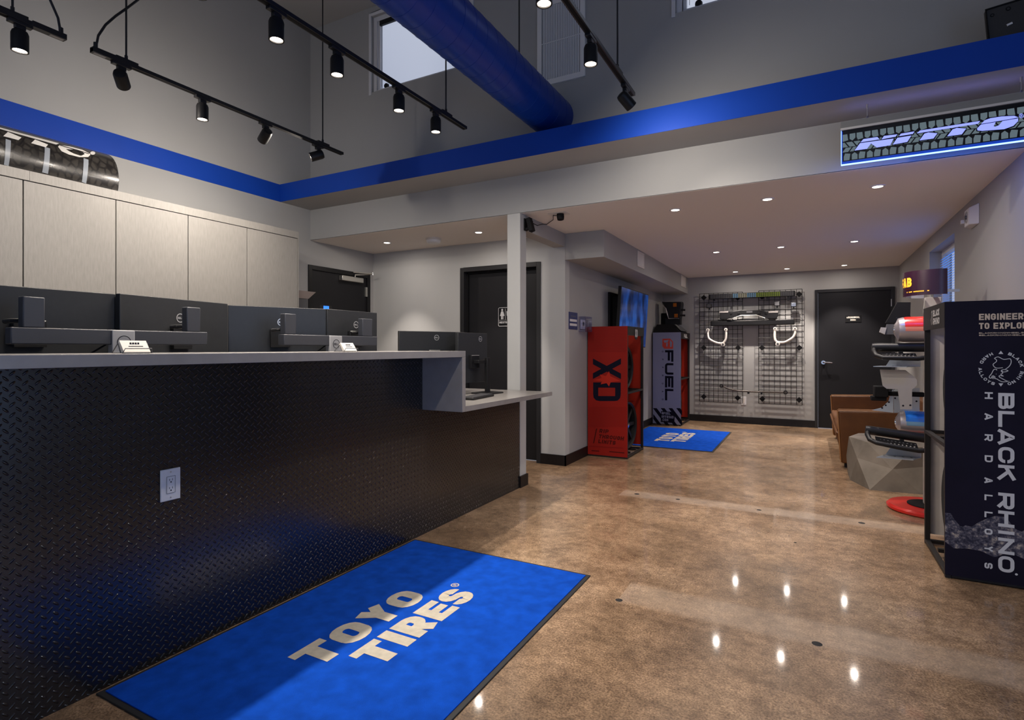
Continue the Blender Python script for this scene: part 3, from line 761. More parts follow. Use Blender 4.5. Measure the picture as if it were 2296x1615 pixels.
# ================================================================== RECEPTION
XE = -1.993; ZBAR = 1.25; ZDESK = .885
c = thing('reception_counter', 'long reception counter clad in black diamond plate with a grey bar top', 'counter', (XP, 2.0, 0))
b = MB(); b.box(-2.42, XP-.002, -.9, 4.45, 0, .845, BLACKM); b.box(-2.42, XP-.002, -.9, 3.02, .845, ZBAR-.045, BLACKM); b.build('body', c)
b = MB(); b.box(XP-.002, XP, -.9, 4.45, .0, .845, DIAM); b.box(XP-.002, XP, -.9, 3.02, .845, ZBAR-.04, DIAM); b.build('cladding', c)
b = MB(); b.box(-2.47, XE, -.9, 3.062, ZBAR-.04, ZBAR, TOPM); b.build('bar_top', c, bevel=.0015)
b = MB(); b.box(-2.47, XE, 3.022, 3.062, ZDESK-.035, ZBAR-.04, TOPM); b.build('end_panel', c, bevel=.0015)
w = thing('low_desk', 'low grey desk top running from the bar end panel to the pale post', 'desk', (-2.6, 3.75, 0))
b = MB(); b.box(-3.25, XE, 3.0635, 4.452, ZDESK-.035, ZDESK, TOPM); b.box(-3.25, -2.472, 3.022, 3.0635, ZDESK-.035, ZDESK, TOPM); b.build('desk_top', w)
b = MB(); b.box(-3.22, -2.45, 4.41, 4.44, 0, ZDESK-.035, BLACKM); b.build('support', w)
w = thing('work_desk', 'low staff desk carrying the monitors behind the reception counter', 'desk', (-2.84, 1.0, 0))
b = MB(); b.box(-3.25, -2.43, -.9, 3.015, .72, .755, TOPM); b.build('work_surface', w)
for q in ((-.86, -.83), (1.05, 1.08), (2.98, 3.01)): b = MB(); b.box(-3.22, -2.45, q[0], q[1], 0, .72, BLACKM); b.build('support', w)
# power outlet
o0, o1 = atx(358, 1126, XP), atx(403, 1048, XP); y0, y1, z0, z1 = o0.y, o1.y, .644, .774
t = thing('power_outlet', 'white power outlet plate on the diamond plate counter front', 'power outlet', (XP, y0, z0))
b = MB(); b.box(XP, XP+.006, y0, y1, z0, z1, WHITEP); pl_ = b.build('plate', t, bevel=.003)
yc, zc = (y0+y1)/2, (z0+z1)/2
b = MB(); b.box(XP+.006, XP+.008, yc-.017, yc+.017, zc-.034, zc+.034, WHITEP)
P = plane((XP+.0085, yc, zc), (0, 1, 0), (0, 0, 1))
for k in (-.017, .017):
    for q in (-.006, .006): b.poly([P(q-.001, k), P(q+.001, k), P(q+.001, k+.008), P(q-.001, k+.008)], INK)
    b.poly([P(.003*cos(a*pi/5), k-.006+.003*sin(a*pi/5)) for a in range(10)], INK)
b.ribbon([(-.017, -.034), (.017, -.034), (.017, .034), (-.017, .034)], .0012, P, INK, True)
b.build('receptacle', pl_)
for k in (-1, 1): b = MB(); b.lathe([(.0035, 0), (.003, .0015), (0, .0018)], (XP+.006, yc, zc+k*.052), (1, 0, 0), STEEL, 12); b.build('screw', pl_)

# entrance mats
def floor_mat(name, label, x0, x1, y0, y1, u0, v0, sc, rims):
    t = thing(name, label, 'mat', (x0, y0, 0), 'blue logo mats')
    b = MB(); b.box(x0, x1, y0, y1, 0, .006, RUBBER); b.build('border', t, bevel=.003)
    b = MB(); r = .022; zt = .011
    b.box(x0+r, x1-r, y0+r, y1-r, .005, zt-.001, MATBLUE)
    P = plane((0, 0, zt), (0, 1, 0), (-1, 0, 0))
    def blk(txt, u, v, h, width, sl): b.text(txt, P, u, v, h, MATWHITE, wr=1.0, t=.26, gap=.10, r=.36, slant=sl, width=width, kx=1.45, lift=.0004)
    (ua, va, wa), (ub, vb, wb) = rims
    h = .168*sc
    blk('TOYO', u0+ua*sc, v0+va*sc, h, wa*sc, 0); blk('TIRES', u0+ub*sc, v0+vb*sc, h, wb*sc, .0)
    Q = lambda u, v: P(u0+(ub+wb+.035)*sc+u, v0+(vb+.165)*sc+v)
    b.ribbon([(.02*sc*cos(a*pi/8), .02*sc*sin(a*pi/8)) for a in range(16)], .006*sc, Q, MATWHITE, True)
    b.text('R', lambda u, v: Q(u-.008*sc, v-.01*sc), 0, 0, .02*sc, MATWHITE, wr=.8, t=.25)
    b.build('pile', t)
T0 = atz(707, 1508, 0); T1 = atz(946.8, 1338, 0); R0 = atz(848.5, 1504.9, 0); R1 = atz(1073.7, 1335.7, 0)
A0 = atz(637.7, 1481.9, 0); B0 = atz(776.7, 1479.5, 0); SR = atz(1025.8, 1314, 0)
ytl, ytr, xtl = A0.y, T1.y+.02, T0.x
floor_mat('entrance_mat', 'large blue entrance mat lying along the counter front in the foreground', -2.30, -1.07, 1.06, 2.915,
          0, 0, 1.0, ((A0.y+.01, -T0.x, T1.y-A0.y-.01), (B0.y+.01, -R0.x, R1.y-B0.y-.02)))
m0 = atz(1448, 958, 0)
floor_mat('entrance_mat', 'blue entrance mat in the rear room in front of the lavender display', -2.28, -1.025, 7.06, 8.87,
          7.53, 1.465, 1.12, ((0, .185, .72), (.04, 0, .80)))

# ---- monitors
def monitor(name, a, bb, z0, z1, label, th=.03, logo=.5, lz=.72, stand=None, group='computer monitors'):
    """Back panel runs from a to bb (x, y) as seen from the customer side; the screen faces away."""
    A, B = Vector((a[0], a[1], 0)), Vector((bb[0], bb[1], 0)); U = (B-A).normalized(); N = Vector((U.y, -U.x, 0))  # towards the customer side
    w = (B-A).length; mid = (A+B)/2
    t = thing(name, label, 'monitor', (mid.x, mid.y, z0), group)
    b = MB(); c0 = mid + Vector((0, 0, (z0+z1)/2))
    b.obox(c0 - N*th/2, U*w/2, N*th/2, Vector((0, 0, (z1-z0)/2)), PLASTIC)
    P = plane(A + Vector((0, 0, z0)), U, (0, 0, 1), N*.0015)
    cu, cv, r = w*logo, (z1-z0)*lz, .021
    b.ribbon([(cu+r*cos(k*pi/14), cv+r*sin(k*pi/14)) for k in range(28)], .0042, P, SILVER, True)
    b.text('DELL', P, cu-.0155, cv-.005, .010, SILVER, wr=.8, t=.24, width=.031)
    bs_ = b.build('back_shell', t, bevel=.003)
    b = MB(); b.obox(c0 - N*(th+.001), U*(w/2-.008), N*.001, Vector((0, 0, (z1-z0)/2-.012)), mat('dark_screen', (.01, .012, .02), .15)); b.build('screen', bs_)
    b = MB(); b.obox(mid + N*.012 + Vector((0, 0, z0+(z1-z0)*.42)), U*.055, N*.012, Vector((0, 0, .055)), BLACK)
    b.obox(mid + N*.025 + Vector((0, 0, z0+(z1-z0)*.42+.052)), U*.05, N*.002, Vector((0, 0, .003)), STEEL); b.build('mount_plate', t, bevel=.002)
    if stand:
        zb = stand[0]; ps = mid + N*.075 + U*stand[1]
        b = MB(); b.obox(ps + Vector((0, 0, (zb+z0+(z1-z0)*.5)/2)), U*.022, N*.014, Vector((0, 0, (z0+(z1-z0)*.5-zb)/2)), BLACK)
        b.obox(mid + N*.045 + U*stand[1]*.5 + Vector((0, 0, z0+(z1-z0)*.42)), U*(.022+abs(stand[1])*.5), N*.03, Vector((0, 0, .014)), BLACK)
        s1 = b.build('stand_column', t, bevel=.003)
        b = MB(); b.obox(ps + Vector((0, 0, zb+.006)), U*.11, N*.09, Vector((0, 0, .006)), BLACK); b.build('stand_base', t, bevel=.004)
    return t
ZB = .98
monitor('desk_monitor', (-2.80, .725), (-2.80, 1.372), 1.19, 1.518, 'black monitor at the left edge of the photo, leftmost behind the counter', logo=.49)
monitor('desk_monitor', (-2.765, 1.372), (-2.885, 1.985), 1.175, 1.519, 'black monitor behind the first business card holder, second from the left', logo=.505)
monitor('desk_monitor', (-2.97, 2.045), (-2.715, 2.545), 1.19, 1.5195, 'black monitor left of the pair over the second business card holder', logo=.52)
monitor('desk_monitor', (-2.705, 2.546), (-2.70, 3.00), 1.19, 1.5195, 'black monitor in front of the black left wall door, rightmost of the row of four', logo=.55)
# dual arm stands
def dual(y0, y1, cols, xs, label, tagw):
    x = xs
    t = thing('dual_monitor_stand', label, 'monitor stand', (x, (y0+y1)/2, .755), 'dual monitor stands')
    b = MB(); b.box(x-.05, x, y0, y1, 1.284, 1.347, PLAST2); b.build('crossbar', t, bevel=.004)
    for (ya, yb) in cols:
        b = MB(); b.box(x-.045, x-.002, ya, yb, 1.347, 1.464, PLAST2); b.build('arm_column', t, bevel=.004)
        b = MB(); ym = (ya+yb)/2; b.tube([(x-.046, ym, 1.375), (x-.06, ym-.05, 1.372), (x-.085, ym-.06, 1.37)], .009, BLACK, 8); b.build('tilt_joint', t)
    ym = (y0+y1)/2
    b = MB(); b.box(x-.03, x+.008, ym-tagw/2, ym+tagw/2, .77, 1.345, SILVERP)
    P = plane((x+.0095, ym, 1.315), (0, 1, 0), (0, 0, 1)); r = .026
    b.ribbon([(r*cos(k*pi/14), -.02+r*sin(k*pi/14)) for k in range(28)], .0035, P, INK, True)
    b.text('DELL', P, -.019, -.027, .013, INK, wr=.8, t=.22, width=.038); b.build('riser', t, bevel=.003)
    b = MB(); b.box(x-.16, x+.06, ym-.18, ym+.18, .755, .77, BLACK); b.build('stand_base', t, bevel=.004)
    for k in (-1, 1):
        b = MB(); b.tube([(x-.03, ym+k*.05, 1.285), (x-.06, ym+k*.12, 1.23), (x-.05, ym+k*.2, 1.15), (x-.08, ym+k*.12, 1.0), (x-.04, ym+k*.04, .80)], .004, BLACK, 6); b.build('cable', t)
SILVERP = mat('grey_stand_plastic', (.26, .26, .27), .4)
dual(.917, 1.672, ((.954, 1.022), (1.572, 1.638)), -2.585, 'dual monitor stand with crossbar behind the first business card holder', .088)
dual(2.118, 2.875, ((2.127, 2.203), (2.738, 2.83)), -2.585, 'dual monitor stand with crossbar behind the second business card holder', .10)
# monitors on the low desk
monitor('desk_monitor', (-2.84, 3.41), (-2.587, 3.96), 1.05, 1.405, 'black monitor showing its top above the bar end, below the bright scallop of wall light', logo=.55, lz=.86, stand=(ZDESK, 0))
monitor('desk_monitor', (-2.50, 3.73), (-2.46, 4.12), .98, 1.397, 'black monitor on the low desk beside the grey bar end panel', logo=.75, lz=.88, stand=(ZDESK, .10))
# keyboard
KC = Vector((-2.46, 3.84, ZDESK)); KU = Vector((.085, .14, 0)).normalized(); KV = Vector((-KU.y, KU.x, 0))
KC = Vector((-2.25, 3.62, ZDESK)); KU = Vector((1, .12, 0)).normalized(); KV = Vector((-KU.y, KU.x, 0))
t = thing('keyboard', 'black keyboard on the low grey desk', 'keyboard', tuple(KC))
b = MB(); b.obox(KC+Vector((0, 0, .009)), KU*.06, KV*.19, (0, 0, .008), BLACK); b.build('base', t, bevel=.003)
b = MB()
for i in range(5):
    for j in range(14):
        b.obox(KC+Vector((0, 0, .019)) + KU*.052*((i+.5)/2.5-1) + KV*.18*((j+.5)/7-1), KU*.0085, KV*.0105, (0, 0, .003), DGREY)
b.build('keys', t)
# business card holders
def cards(px, label, first=None):
    y = atx(px, 800, -2.12).y; x = -2.12
    t = thing('card_holder', label, 'card holder', (x, y, ZBAR), 'business card holders')
    b = MB(); w = .048; z = ZBAR+.003
    b.tube([(x-.05, y-w, z), (x-.012, y-w, z+.034), (x+.004, y-w, z), (x+.02, y-w, z), (x+.026, y-w+.004, z+.015), (x+.026, y+w-.004, z+.015), (x+.02, y+w, z), (x+.004, y+w, z), (x-.012, y+w, z+.034), (x-.05, y+w, z), (x-.05, y-w, z)], .0018, DGREY, 8)
    b.build('wire_frame', t)
    b = MB(); U = Vector((0, 1, 0)); V = Vector((-.75, 0, 1)).normalized(); N = Vector((1, 0, .75)).normalized(); o = Vector((x+.018, y-.044, ZBAR+.005))
    b.obox(o + U*.044 + V*.0255 - N*.006, U*.044, V*.0255, N*.007, CARD)
    P = plane(o, U, V, N*.0016)
    for k in range(4): b.poly([P(.028+k*.0085+q[0], .034+q[1]) for q in ((0, 0), (.0065, 0), (.0085, .008), (.002, .008))], NAVYINK)
    b.poly([P(.022, .024), P(.070, .024), P(.070, .027), P(.022, .027)], INK)
    b.build('cards', t)
cards(302, 'wire holder of white business cards on the counter, the nearer of the two')
cards(781, 'wire holder of white business cards farther along the counter')

# ---- tall cabinets along the left wall
XC = -4.50; ZTOP = 2.43
ys = [ .95] + [atx(px, 450, XC).y for px in (52, 260, 422, 554)] + [atx(667.5, 520, XC).y]
labs = ['tall limed cabinet at the left edge of the photo under the drum sign', 'tall limed cabinet under the curved tyre drum sign',
        'tall limed cabinet just right of the drum sign', 'tall limed cabinet, second from the right end of the row', 'tall limed cabinet at the right end of the row next to the door']
for i in range(5):
    y0, y1 = ys[i], ys[i+1]
    t = thing('tall_cabinet', labs[i], 'cabinet', (XC, y0, 0), 'tall limed cabinets')
    b = MB(); b.box(XL+.002, XC-.022, y0+.001, y1-.001, .0, ZTOP-.066, CABEDGE); b.build('carcass', t)
    b = MB(); b.box(XC-.021, XC, y0+.0035, y1-.0035, .10, ZTOP-.070, CABM); b.build('door', t, bevel=.001)
    b = MB(); b.box(XC-.05, XC-.04, y0, y1, .0, .10, BLACKM); b.build('plinth', t)
b = MB(); ye = ys[-1]
b.box(XL+.002, XC+.002, .95, atx(66, 400, XC).y, ZTOP-.064, ZTOP, CABM); b.box(XL+.002, XC+.002, atx(66, 400, XC).y+.0015, ye+.012, ZTOP-.064, ZTOP, CABM)
tag(b.build('cabinet_fascia'), 'limed top board running over the whole cabinet row', 'cabinet trim')
b = MB(); b.box(XL+.002, XC+.002, ye+.001, ye+.012, 0, ZTOP-.065, CABM); tag(b.build('cabinet_end_panel'), 'limed end panel closing the cabinet row beside the black door', 'cabinet panel')
# curved tyre sign over the cabinets
RS = .235; AX = -4.86; ang = math.radians(17.4)
AZ = H + (-AX)*math.tan(ang) - RS/math.cos(ang) + .0
AY0, AY1 = .3, atx(263, 400, AX+RS*.9).y
t = thing('drum_sign', 'curved drum sign printed with tyre treads on top of the cabinets', 'sign', (AX, AY0, AZ))
def cylpt(px, py, off=.002):
    d = ray(px, py); o = Vector((0, 0, H)); R = RS+off
    a = d.x**2 + d.z**2; bq = 2*(d.x*(o.x-AX) + d.z*(o.z-AZ)); cc = (o.x-AX)**2 + (o.z-AZ)**2 - R*R
    disc = bq*bq - 4*a*cc
    k = (-bq - sqrt(max(0, disc)))/(2*a); return o + d*k
b = MB(); n = 28
prof = [(AX+RS*cos(a), AZ+RS*sin(a)) for a in [(-.50 + i/n*1.05)*pi for i in range(n+1)]]
prof = [(x, max(z, ZTOP+.002)) for x, z in prof]
vs = [(x, AY0, z) for x, z in prof] + [(x, AY1, z) for x, z in prof]
b.add(vs, [(i, i+1, n+2+i, n+1+i) for i in range(n)], TREAD)
b.build('printed_face', t)
b = MB(); pts = [Vector((x, AY1, z)) for x, z in prof] + [Vector((AX-.03, AY1, ZTOP+.002))]
b.prism([p-Vector((0, .004, 0)) for p in pts], (0, .0035, 0), DGREY); b.build('end_cap', t)
b = MB(); b.prism([Vector((p.x, AY0, p.z)) for p in pts], (0, .0035, 0), DGREY); b.build('end_cap', t)
cp = lambda x, y: (x/6.73, 240+y/6.73)
def cpoly(b, pts, mt, off=.003):
    b.poly([cylpt(*cp(*p), off) for p in pts], mt)
LW = mat('white_print', (.62, .60, .57), .3); LB = mat('grey_blue_print', (.22, .24, .27), .25)
b = MB()
top = [(-40, 296), (0, 308), (300, 390), (600, 470), (890, 548)]; bot = [(850, 568), (600, 500), (300, 418), (0, 332), (-40, 320)]
for i in range(4): cpoly(b, [top[i], top[i+1], bot[3-i], bot[4-i]], LW)
cpoly(b, [(118, 375), (325, 460), (278, 500), (50, 440)], LW); cpoly(b, [(530, 490), (725, 566), (690, 610), (470, 545)], LW)
ov = [(875, 598), (905, 573), (1050, 596), (1240, 645), (1350, 700), (1365, 720), (1330, 755), (1200, 757), (1040, 718), (930, 668)]
cpoly(b, ov, LW)
cpoly(b, [(1065, 640), (1110, 640), (1180, 668), (1150, 692), (1100, 688), (1070, 664)], TREAD, .0045)
for i in range(3):
    q = [(905, 572), (1060, 615), (1200, 655), (1345, 700)]; cpoly(b, [q[i], q[i+1], (q[i+1][0], q[i+1][1]+9), (q[i][0], q[i][1]+9)], TREAD, .0045)
cpoly(b, [(1400+38*cos(a*pi/6), 695+26*sin(a*pi/6)) for a in range(12)], LW)
for (xa, xb, x2, x3, ya, yb) in ((85, 165, 60, 130, 480, 870), (675, 755, 635, 725, 600, 985), (1262, 1335, 1235, 1300, 770, 1130)):
    for i in range(6):
        f0, f1 = i/6, (i+1)/6; l0, l1 = xa+(x2-xa)*f0**2, xa+(x2-xa)*f1**2; r0, r1 = xb+(x3-xb)*f0**2, xb+(x3-xb)*f1**2
        yA, yB = ya+(yb-ya)*f0, ya+(yb-ya)*f1
        cpoly(b, [(l0, yA), (r0, yA+25), (r1, yB+25), (l1, yB)], LB, .0028)
b.build('lettering', t)
# flared stand and lit device behind the monitors
X_ = -4.75; ym, hw = 4.055, .135; zt = atx(705, 655, X_+.13).z
t = thing('flared_stand', 'dark stand with a flared grey tray top beside the end cabinet', 'stand', (X_, ym, 0))
b = MB(); b.hexa([(X_-.10, ym-.085, 0), (X_+.10, ym-.085, 0), (X_+.10, ym+.085, 0), (X_-.10, ym+.085, 0), (X_-.09, ym-.07, zt-.075), (X_+.09, ym-.07, zt-.075), (X_+.09, ym+.07, zt-.075), (X_-.09, ym+.07, zt-.075)], DGREY); b.build('body', t, bevel=.01)
b = MB(); b.hexa([(X_-.09, ym-.07, zt-.075), (X_+.09, ym-.07, zt-.075), (X_+.09, ym+.07, zt-.075), (X_-.09, ym+.07, zt-.075), (X_-.13, ym-hw, zt), (X_+.13, ym-hw, zt), (X_+.13, ym+hw, zt), (X_-.13, ym+hw, zt)], mat('warm_grey_tray', (.30, .25, .23), .5)); b.build('tray', t)
p = atx(732, 690, -2.95)
t = thing('desk_phone', 'small desk device with a lit blue screen peeking over the monitors', 'phone', (p.x-.25, p.y+.1, .755))
b = MB(); q = atx(732, 692, -3.10)
b.box(-3.14, -3.02, q.y-.09, q.y+.09, .755, .80, BLACK); b.hexa([(-3.13, q.y-.02, .80), (-3.09, q.y-.02, .80), (-3.09, q.y+.02, .80), (-3.13, q.y+.02, .80), (-3.12, q.y-.015, q.z-.06), (-3.10, q.y-.015, q.z-.06), (-3.10, q.y+.015, q.z-.06), (-3.12, q.y+.015, q.z-.06)], BLACK); b.build('body', t, bevel=.003)
b = MB(); b.box(-3.115, -3.10, q.y-.05, q.y+.05, q.z-.06, q.z+.022, BLACK); b.box(-3.10, -3.098, q.y-.028, q.y+.022, q.z-.05, q.z+.018, LEDBLUE); b.build('screen', t)
# ================================================================== WHEEL DISPLAYS
def rack(name, label, x0, x1, y0, y1, h, opn, bmat, inner, zs, hh):
    """Steel wheel rack; fabric panels on both ends and the back, open on side opn (+1: +x, -1: -x)."""
    t = thing(name, label, 'wheel display', ((x0+x1)/2, y0, 0), 'wheel display racks')
    s_ = .028; b = MB()
    for x in (x0, x1-s_):
        for y in (y0+.006, y1-.006-s_): b.box(x, x+s_, y, y+s_, 0, h-.004, RACKM)
    for z in (.0, zs, h-.004-s_):
        for y in (y0+.006, y1-.006-s_): b.box(x0+s_, x1-s_, y, y+s_, z+.006, z+s_, RACKM)
        for x in (x0, x1-s_): b.box(x, x+s_, y0+.006+s_, y1-.006-s_, z+.006, z+s_, RACKM)
    b.build('frame', t, bevel=.002)
    b = MB(); b.box(x0-.002, x1+.002, y0, y0+.004, .02, h, bmat); P = plane((x0, y0-.0012, 0), (1, 0, 0), (0, 0, 1))
    near = (b, P)
    xb = x0 if opn > 0 else x1
    c2 = MB(); c2.box(x0+.004, x1-.004, y1-.004, y1, .06, h, inner); c2.build('far_panel', t)
    c3 = MB(); c3.box(xb-.002, xb+.002, y0+.006, y1-.006, .06, h, inner); c3.build('back_panel', t)
    c5 = MB(); c5.box(x0+.03, x1-.03, y0+.012, y0+.016, .06, h-.03, inner); c5.build('liner', t)
    xo = x1 if opn > 0 else x0
    c4 = MB(); c4.box(xo-.004, xo+.004, y0+.004, y1-.004, h-hh, h, RACKM)
    c6 = MB()
    for z in (.03, zs+.002):
        for f in (.28, .62 if opn > 0 else .55): c6.box(x0+s_, x1-s_, y0+(y1-y0)*f, y0+(y1-y0)*f+.03, z, z+.022, RACKM)
    c6.build('shelf_rail', t)
    return t, near, c4, xo
def wheel(label, c, ax, R, w, tyre=True, group='display wheels'):
    c = Vector(c); ax = Vector(ax)
    t = thing('alloy_wheel', label, 'wheel', (c.x, c.y, c.z-R), group)
    rr_ = R*.66 if tyre else R
    if tyre:
        b = MB(); pr = [(rr_, -w/2), (R*.93, -w/2), (R*.985, -w*.42), (R, -w*.3), (R, w*.3), (R*.985, w*.42), (R*.93, w/2), (rr_, w/2), (rr_*.94, 0)]
        b.lathe(pr, c, ax, RUBBER, 40, True)
        x, y, z = basis(ax)
        for k in range(36):
            a = 2*pi*k/36; d = x*cos(a)+y*sin(a); q = (-x*sin(a)+y*cos(a))
            b.obox(c + d*(R+.003) + z*w*.2*(1 if k % 2 else -1), d*.004, q*R*.05, z*w*.22, RUBBER)
        b.build('tyre', t)
    b = MB(); pr = [(rr_*.97, -w*.42), (rr_, -w*.45), (rr_, w*.45), (rr_*.97, w*.47), (rr_*.90, w*.40), (rr_*.86, 0), (rr_*.86, -w*.3)]
    b.lathe(pr, c, ax, BLACK, 40, True); rim = b.build('rim', t)
    x, y, z = basis(ax)
    b = MB()
    for k in range(8):
        a = 2*pi*k/8; d = x*cos(a)+y*sin(a); q = (-x*sin(a)+y*cos(a))
        b.obox(c + d*rr_*.52 + z*w*.28, d*rr_*.40, q*rr_*.07, z*w*.06, BLACK)
    b.lathe([(0, w*.40), (rr_*.2, w*.38), (rr_*.24, w*.2), (rr_*.24, 0)], c, ax, BLACK, 20); b.build('spokes', rim)
    b = MB(); b.lathe([(0, w*.45), (rr_*.10, w*.44), (rr_*.11, w*.38)], c, ax, CHROME, 16); b.build('hub_cap', rim)
    return t
# --- red display
x0, x1, y0, y1, h = -2.298, -1.825, 6.165, 6.87, 1.52
t, (b, P), hd, xo = rack('wheel_display', 'red wheel display rack with a star between two big black letters', x0, x1, y0, y1, h, 1, RED, REDIN, .735, .105)
q4 = lambda x, y: (lambda p: P(p.x-x0, p.z))(aty(1300+x/8.975, 720+y/8.975, y0))
q5 = lambda x, y: (lambda p: P(p.x-x0, p.z))(aty(1300+x/10.094, 880+y/10.094, y0))
e1, e2 = Vector((0, -.0003, 0)), Vector((0, -.0006, 0))
b.poly([q4(*p)+e1*0 for p in ((265, 755), (265, 872), (830, 1172), (830, 1058))], NAVYINK); b.poly([q4(*p)+e1 for p in ((265, 1052), (265, 1168), (830, 868), (830, 752))], NAVYINK)
for qd in (((270, 1235), (825, 1240), (825, 1345), (270, 1340)), ((270, 1340), (372, 1340), (372, 1510), (270, 1480)), ((712, 1342), (825, 1345), (825, 1480), (712, 1512)),
           ((270, 1480), (372, 1510), (712, 1512), (825, 1480), (812, 1550), (765, 1600), (700, 1612), (400, 1612), (325, 1595), (280, 1545))):
    b.poly([q4(*p)+e1*.5 for p in qd], NAVYINK)
star = [(275, 1190), (440, 1150), (405, 1075), (530, 1110), (590, 1010), (615, 1110), (820, 1205), (620, 1235), (590, 1320), (540, 1250), (420, 1275), (450, 1215)]
for i in range(12): b.poly([q4(570, 1180)+e2, q4(*star[i])+e2, q4(*star[(i+1) % 12])+e2], REDSTAR)
def zone(ya, yb, qf, xa=165, xb=940):     # printed halftone diamonds
    n, m_ = 26, max(3, int((yb-ya)/29))
    for i in range(n):
        for j in range(m_):
            cx, cy = xa+(xb-xa)*(i+.5+(j % 2)*.5)/(n+.5), ya+(yb-ya)*(j+.5)/m_; r = 13
            b.poly([qf(cx-r, cy)+e1, qf(cx, cy+r)+e1, qf(cx+r, cy)+e1, qf(cx, cy-r)+e1], REDDOT)
zone(110, 630, q4); zone(330, 790, q5, 190, 1070)
S5 = (q5(1000, 0)-q5(0, 0)).length/1000
for txt, xx, yy, w_ in (('RIP', 440, 912, 205), ('THROUGH', 425, 1035, 555), ('LIMITS', 415, 1148, 385)):
    o = q5(xx, yy); b.text(txt, lambda u, v, o=o: Vector((o.x+u, o.y-.0004, o.z+v-u*.02)), 0, 0, 84*S5, mat('maroon_ink', (.055, .004, .003), .6, spec=.1), wr=.85, t=.27, gap=.16, slant=.18, width=w_*S5)
MI = MATS['maroon_ink']
b.poly([q5(300, 1150)+e1, q5(325, 1150)+e1, q5(395, 820)+e1, q5(370, 820)+e1], MI)
b.poly([q5(215, 1205)+e1, q5(980, 1255)+e1, q5(980, 1275)+e1, q5(215, 1225)+e1], REDDOT)
b.poly([q5(265, 1310)+e1, q5(440, 1322)+e1, q5(440, 1340)+e1, q5(265, 1330)+e1], MI); b.poly([q5(670, 1330)+e1, q5(1010, 1362)+e1, q5(1010, 1382)+e1, q5(670, 1350)+e1], MI)
b.build('side_banner', t)
cz, cy = h-.075, (y0+y1)/2-.01
hd.lathe([(.0, .008), (.075, .008), (.075, .004)], (xo, cy, cz), (1, 0, 0), BLACK, 28)
PH = plane((xo+.0095, cy-.052, cz-.045), (0, 1, 0), (0, 0, 1)); hd.text('XD', PH, 0, 0, .09, GREYINK, wr=.6, t=.2, width=.104); hd.build('header', t)
wheel('black alloy wheel on the upper shelf of the red display', (-2.03, 6.50, .765+.27), (1, -.08, 0), .265, .19, False)
wheel('black alloy wheel on the bottom of the red display', (-2.0, 6.50, .058+.285), (1, -.08, 0), .28, .21, False)
# --- lavender display
x0, x1, y0, y1, h = -2.288, -1.838, 9.20, 9.97, 1.525
t, (b, P), hd, xo = rack('wheel_display', 'lavender wheel display rack with black diagonal stripes at its foot', x0, x1, y0, y1, h, 1, FUELM, REDIN, .74, .105)
qf = lambda x, y: (lambda p: P(p.x-x0, p.z))(aty(1460+x/5.05, 640+y/5.05, y0))
def down_text(b, txt, o, h_, length, mt, off, **k):
    o = Vector(o); b.text(txt, lambda u, v: Vector((o.x+v, o.y+off, o.z-u)), 0, 0, h_, mt, width=length, **k)
o = qf(157, 735); e = qf(252, 735); l_ = (qf(157, 735)-qf(157, 1302)).length
down_text(b, 'FUEL', o, (e-o).length, l_, NAVYINK, 0, wr=1.15, t=.26, gap=.14, r=.2)
o = qf(122, 742); down_text(b, 'OFFROAD', o, (qf(140, 742)-o).length, (qf(122, 742)-qf(122, 1300)).length, NAVYINK, 0, wr=.9, t=.2, gap=4.2)
for pp, mt, k in ((((128, 605), (215, 603), (250, 640), (250, 720), (150, 718), (126, 690)), FUELRED, 0), (((140, 625), (200, 618), (185, 648), (150, 650)), FUELM, 1), (((170, 655), (190, 652), (182, 700), (172, 690)), FUELM, 1), (((212, 618), (238, 645), (232, 695), (215, 700)), FUELM, 1)):
    b.poly([qf(*p)+e1*k for p in pp], mt)
def clipx(poly, a, c):
    for lim, sg in ((a, 1), (c, -1)):
        out = []
        for i in range(len(poly)):
            p, q = poly[i-1], poly[i]; ip, iq = (p[0]-lim)*sg >= 0, (q[0]-lim)*sg >= 0
            if ip != iq: f_ = (lim-p[0])/(q[0]-p[0]); out.append((lim, p[1]+f_*(q[1]-p[1])))
            if iq: out.append(q)
        poly = out
        if not poly: return poly
    return poly
for k in range(-2, 5):
    pl = clipx([(20+k*88, 1390), (64+k*88, 1392), (214+k*88, 1592), (170+k*88, 1590)], 24, 350)
    if len(pl) > 2: b.poly([qf(*p) for p in pl], NAVYINK)
b.poly([qf(*p)+e1 for p in ((112, 1425), (225, 1432), (268, 1470), (262, 1560), (108, 1548))], NAVYINK)
for txt, xx, yy, w_ in (('@FUEL', 120, 1462, 105), ('OFFROAD', 118, 1500, 142), ('.COM', 118, 1535, 80)):
    o = qf(xx, yy); s5 = (qf(1000, 0)-qf(0, 0)).length/1000
    b.text(txt, lambda u, v, o=o: Vector((o.x+u, o.y-.0006, o.z+v)), 0, 0, 30*s5, FUELM, wr=.8, t=.2, width=w_*s5)
b.build('side_banner', t)
PH = plane((xo+.006, (y0+y1)/2-.14, h-.085), (0, 1, 0), (0, 0, 1)); hd.text('FUEL', PH, 0, 0, .06, GREYINK, wr=.8, t=.26, width=.28); hd.build('header', t)
wheel('black alloy wheel on the upper shelf of the lavender display', (-2.03, 9.55, .77+.255), (1, 0, 0), .25, .19, False)
wheel('black alloy wheel on the bottom of the lavender display', (-2.03, 9.55, .058+.262), (1, 0, 0), .26, .19, False)
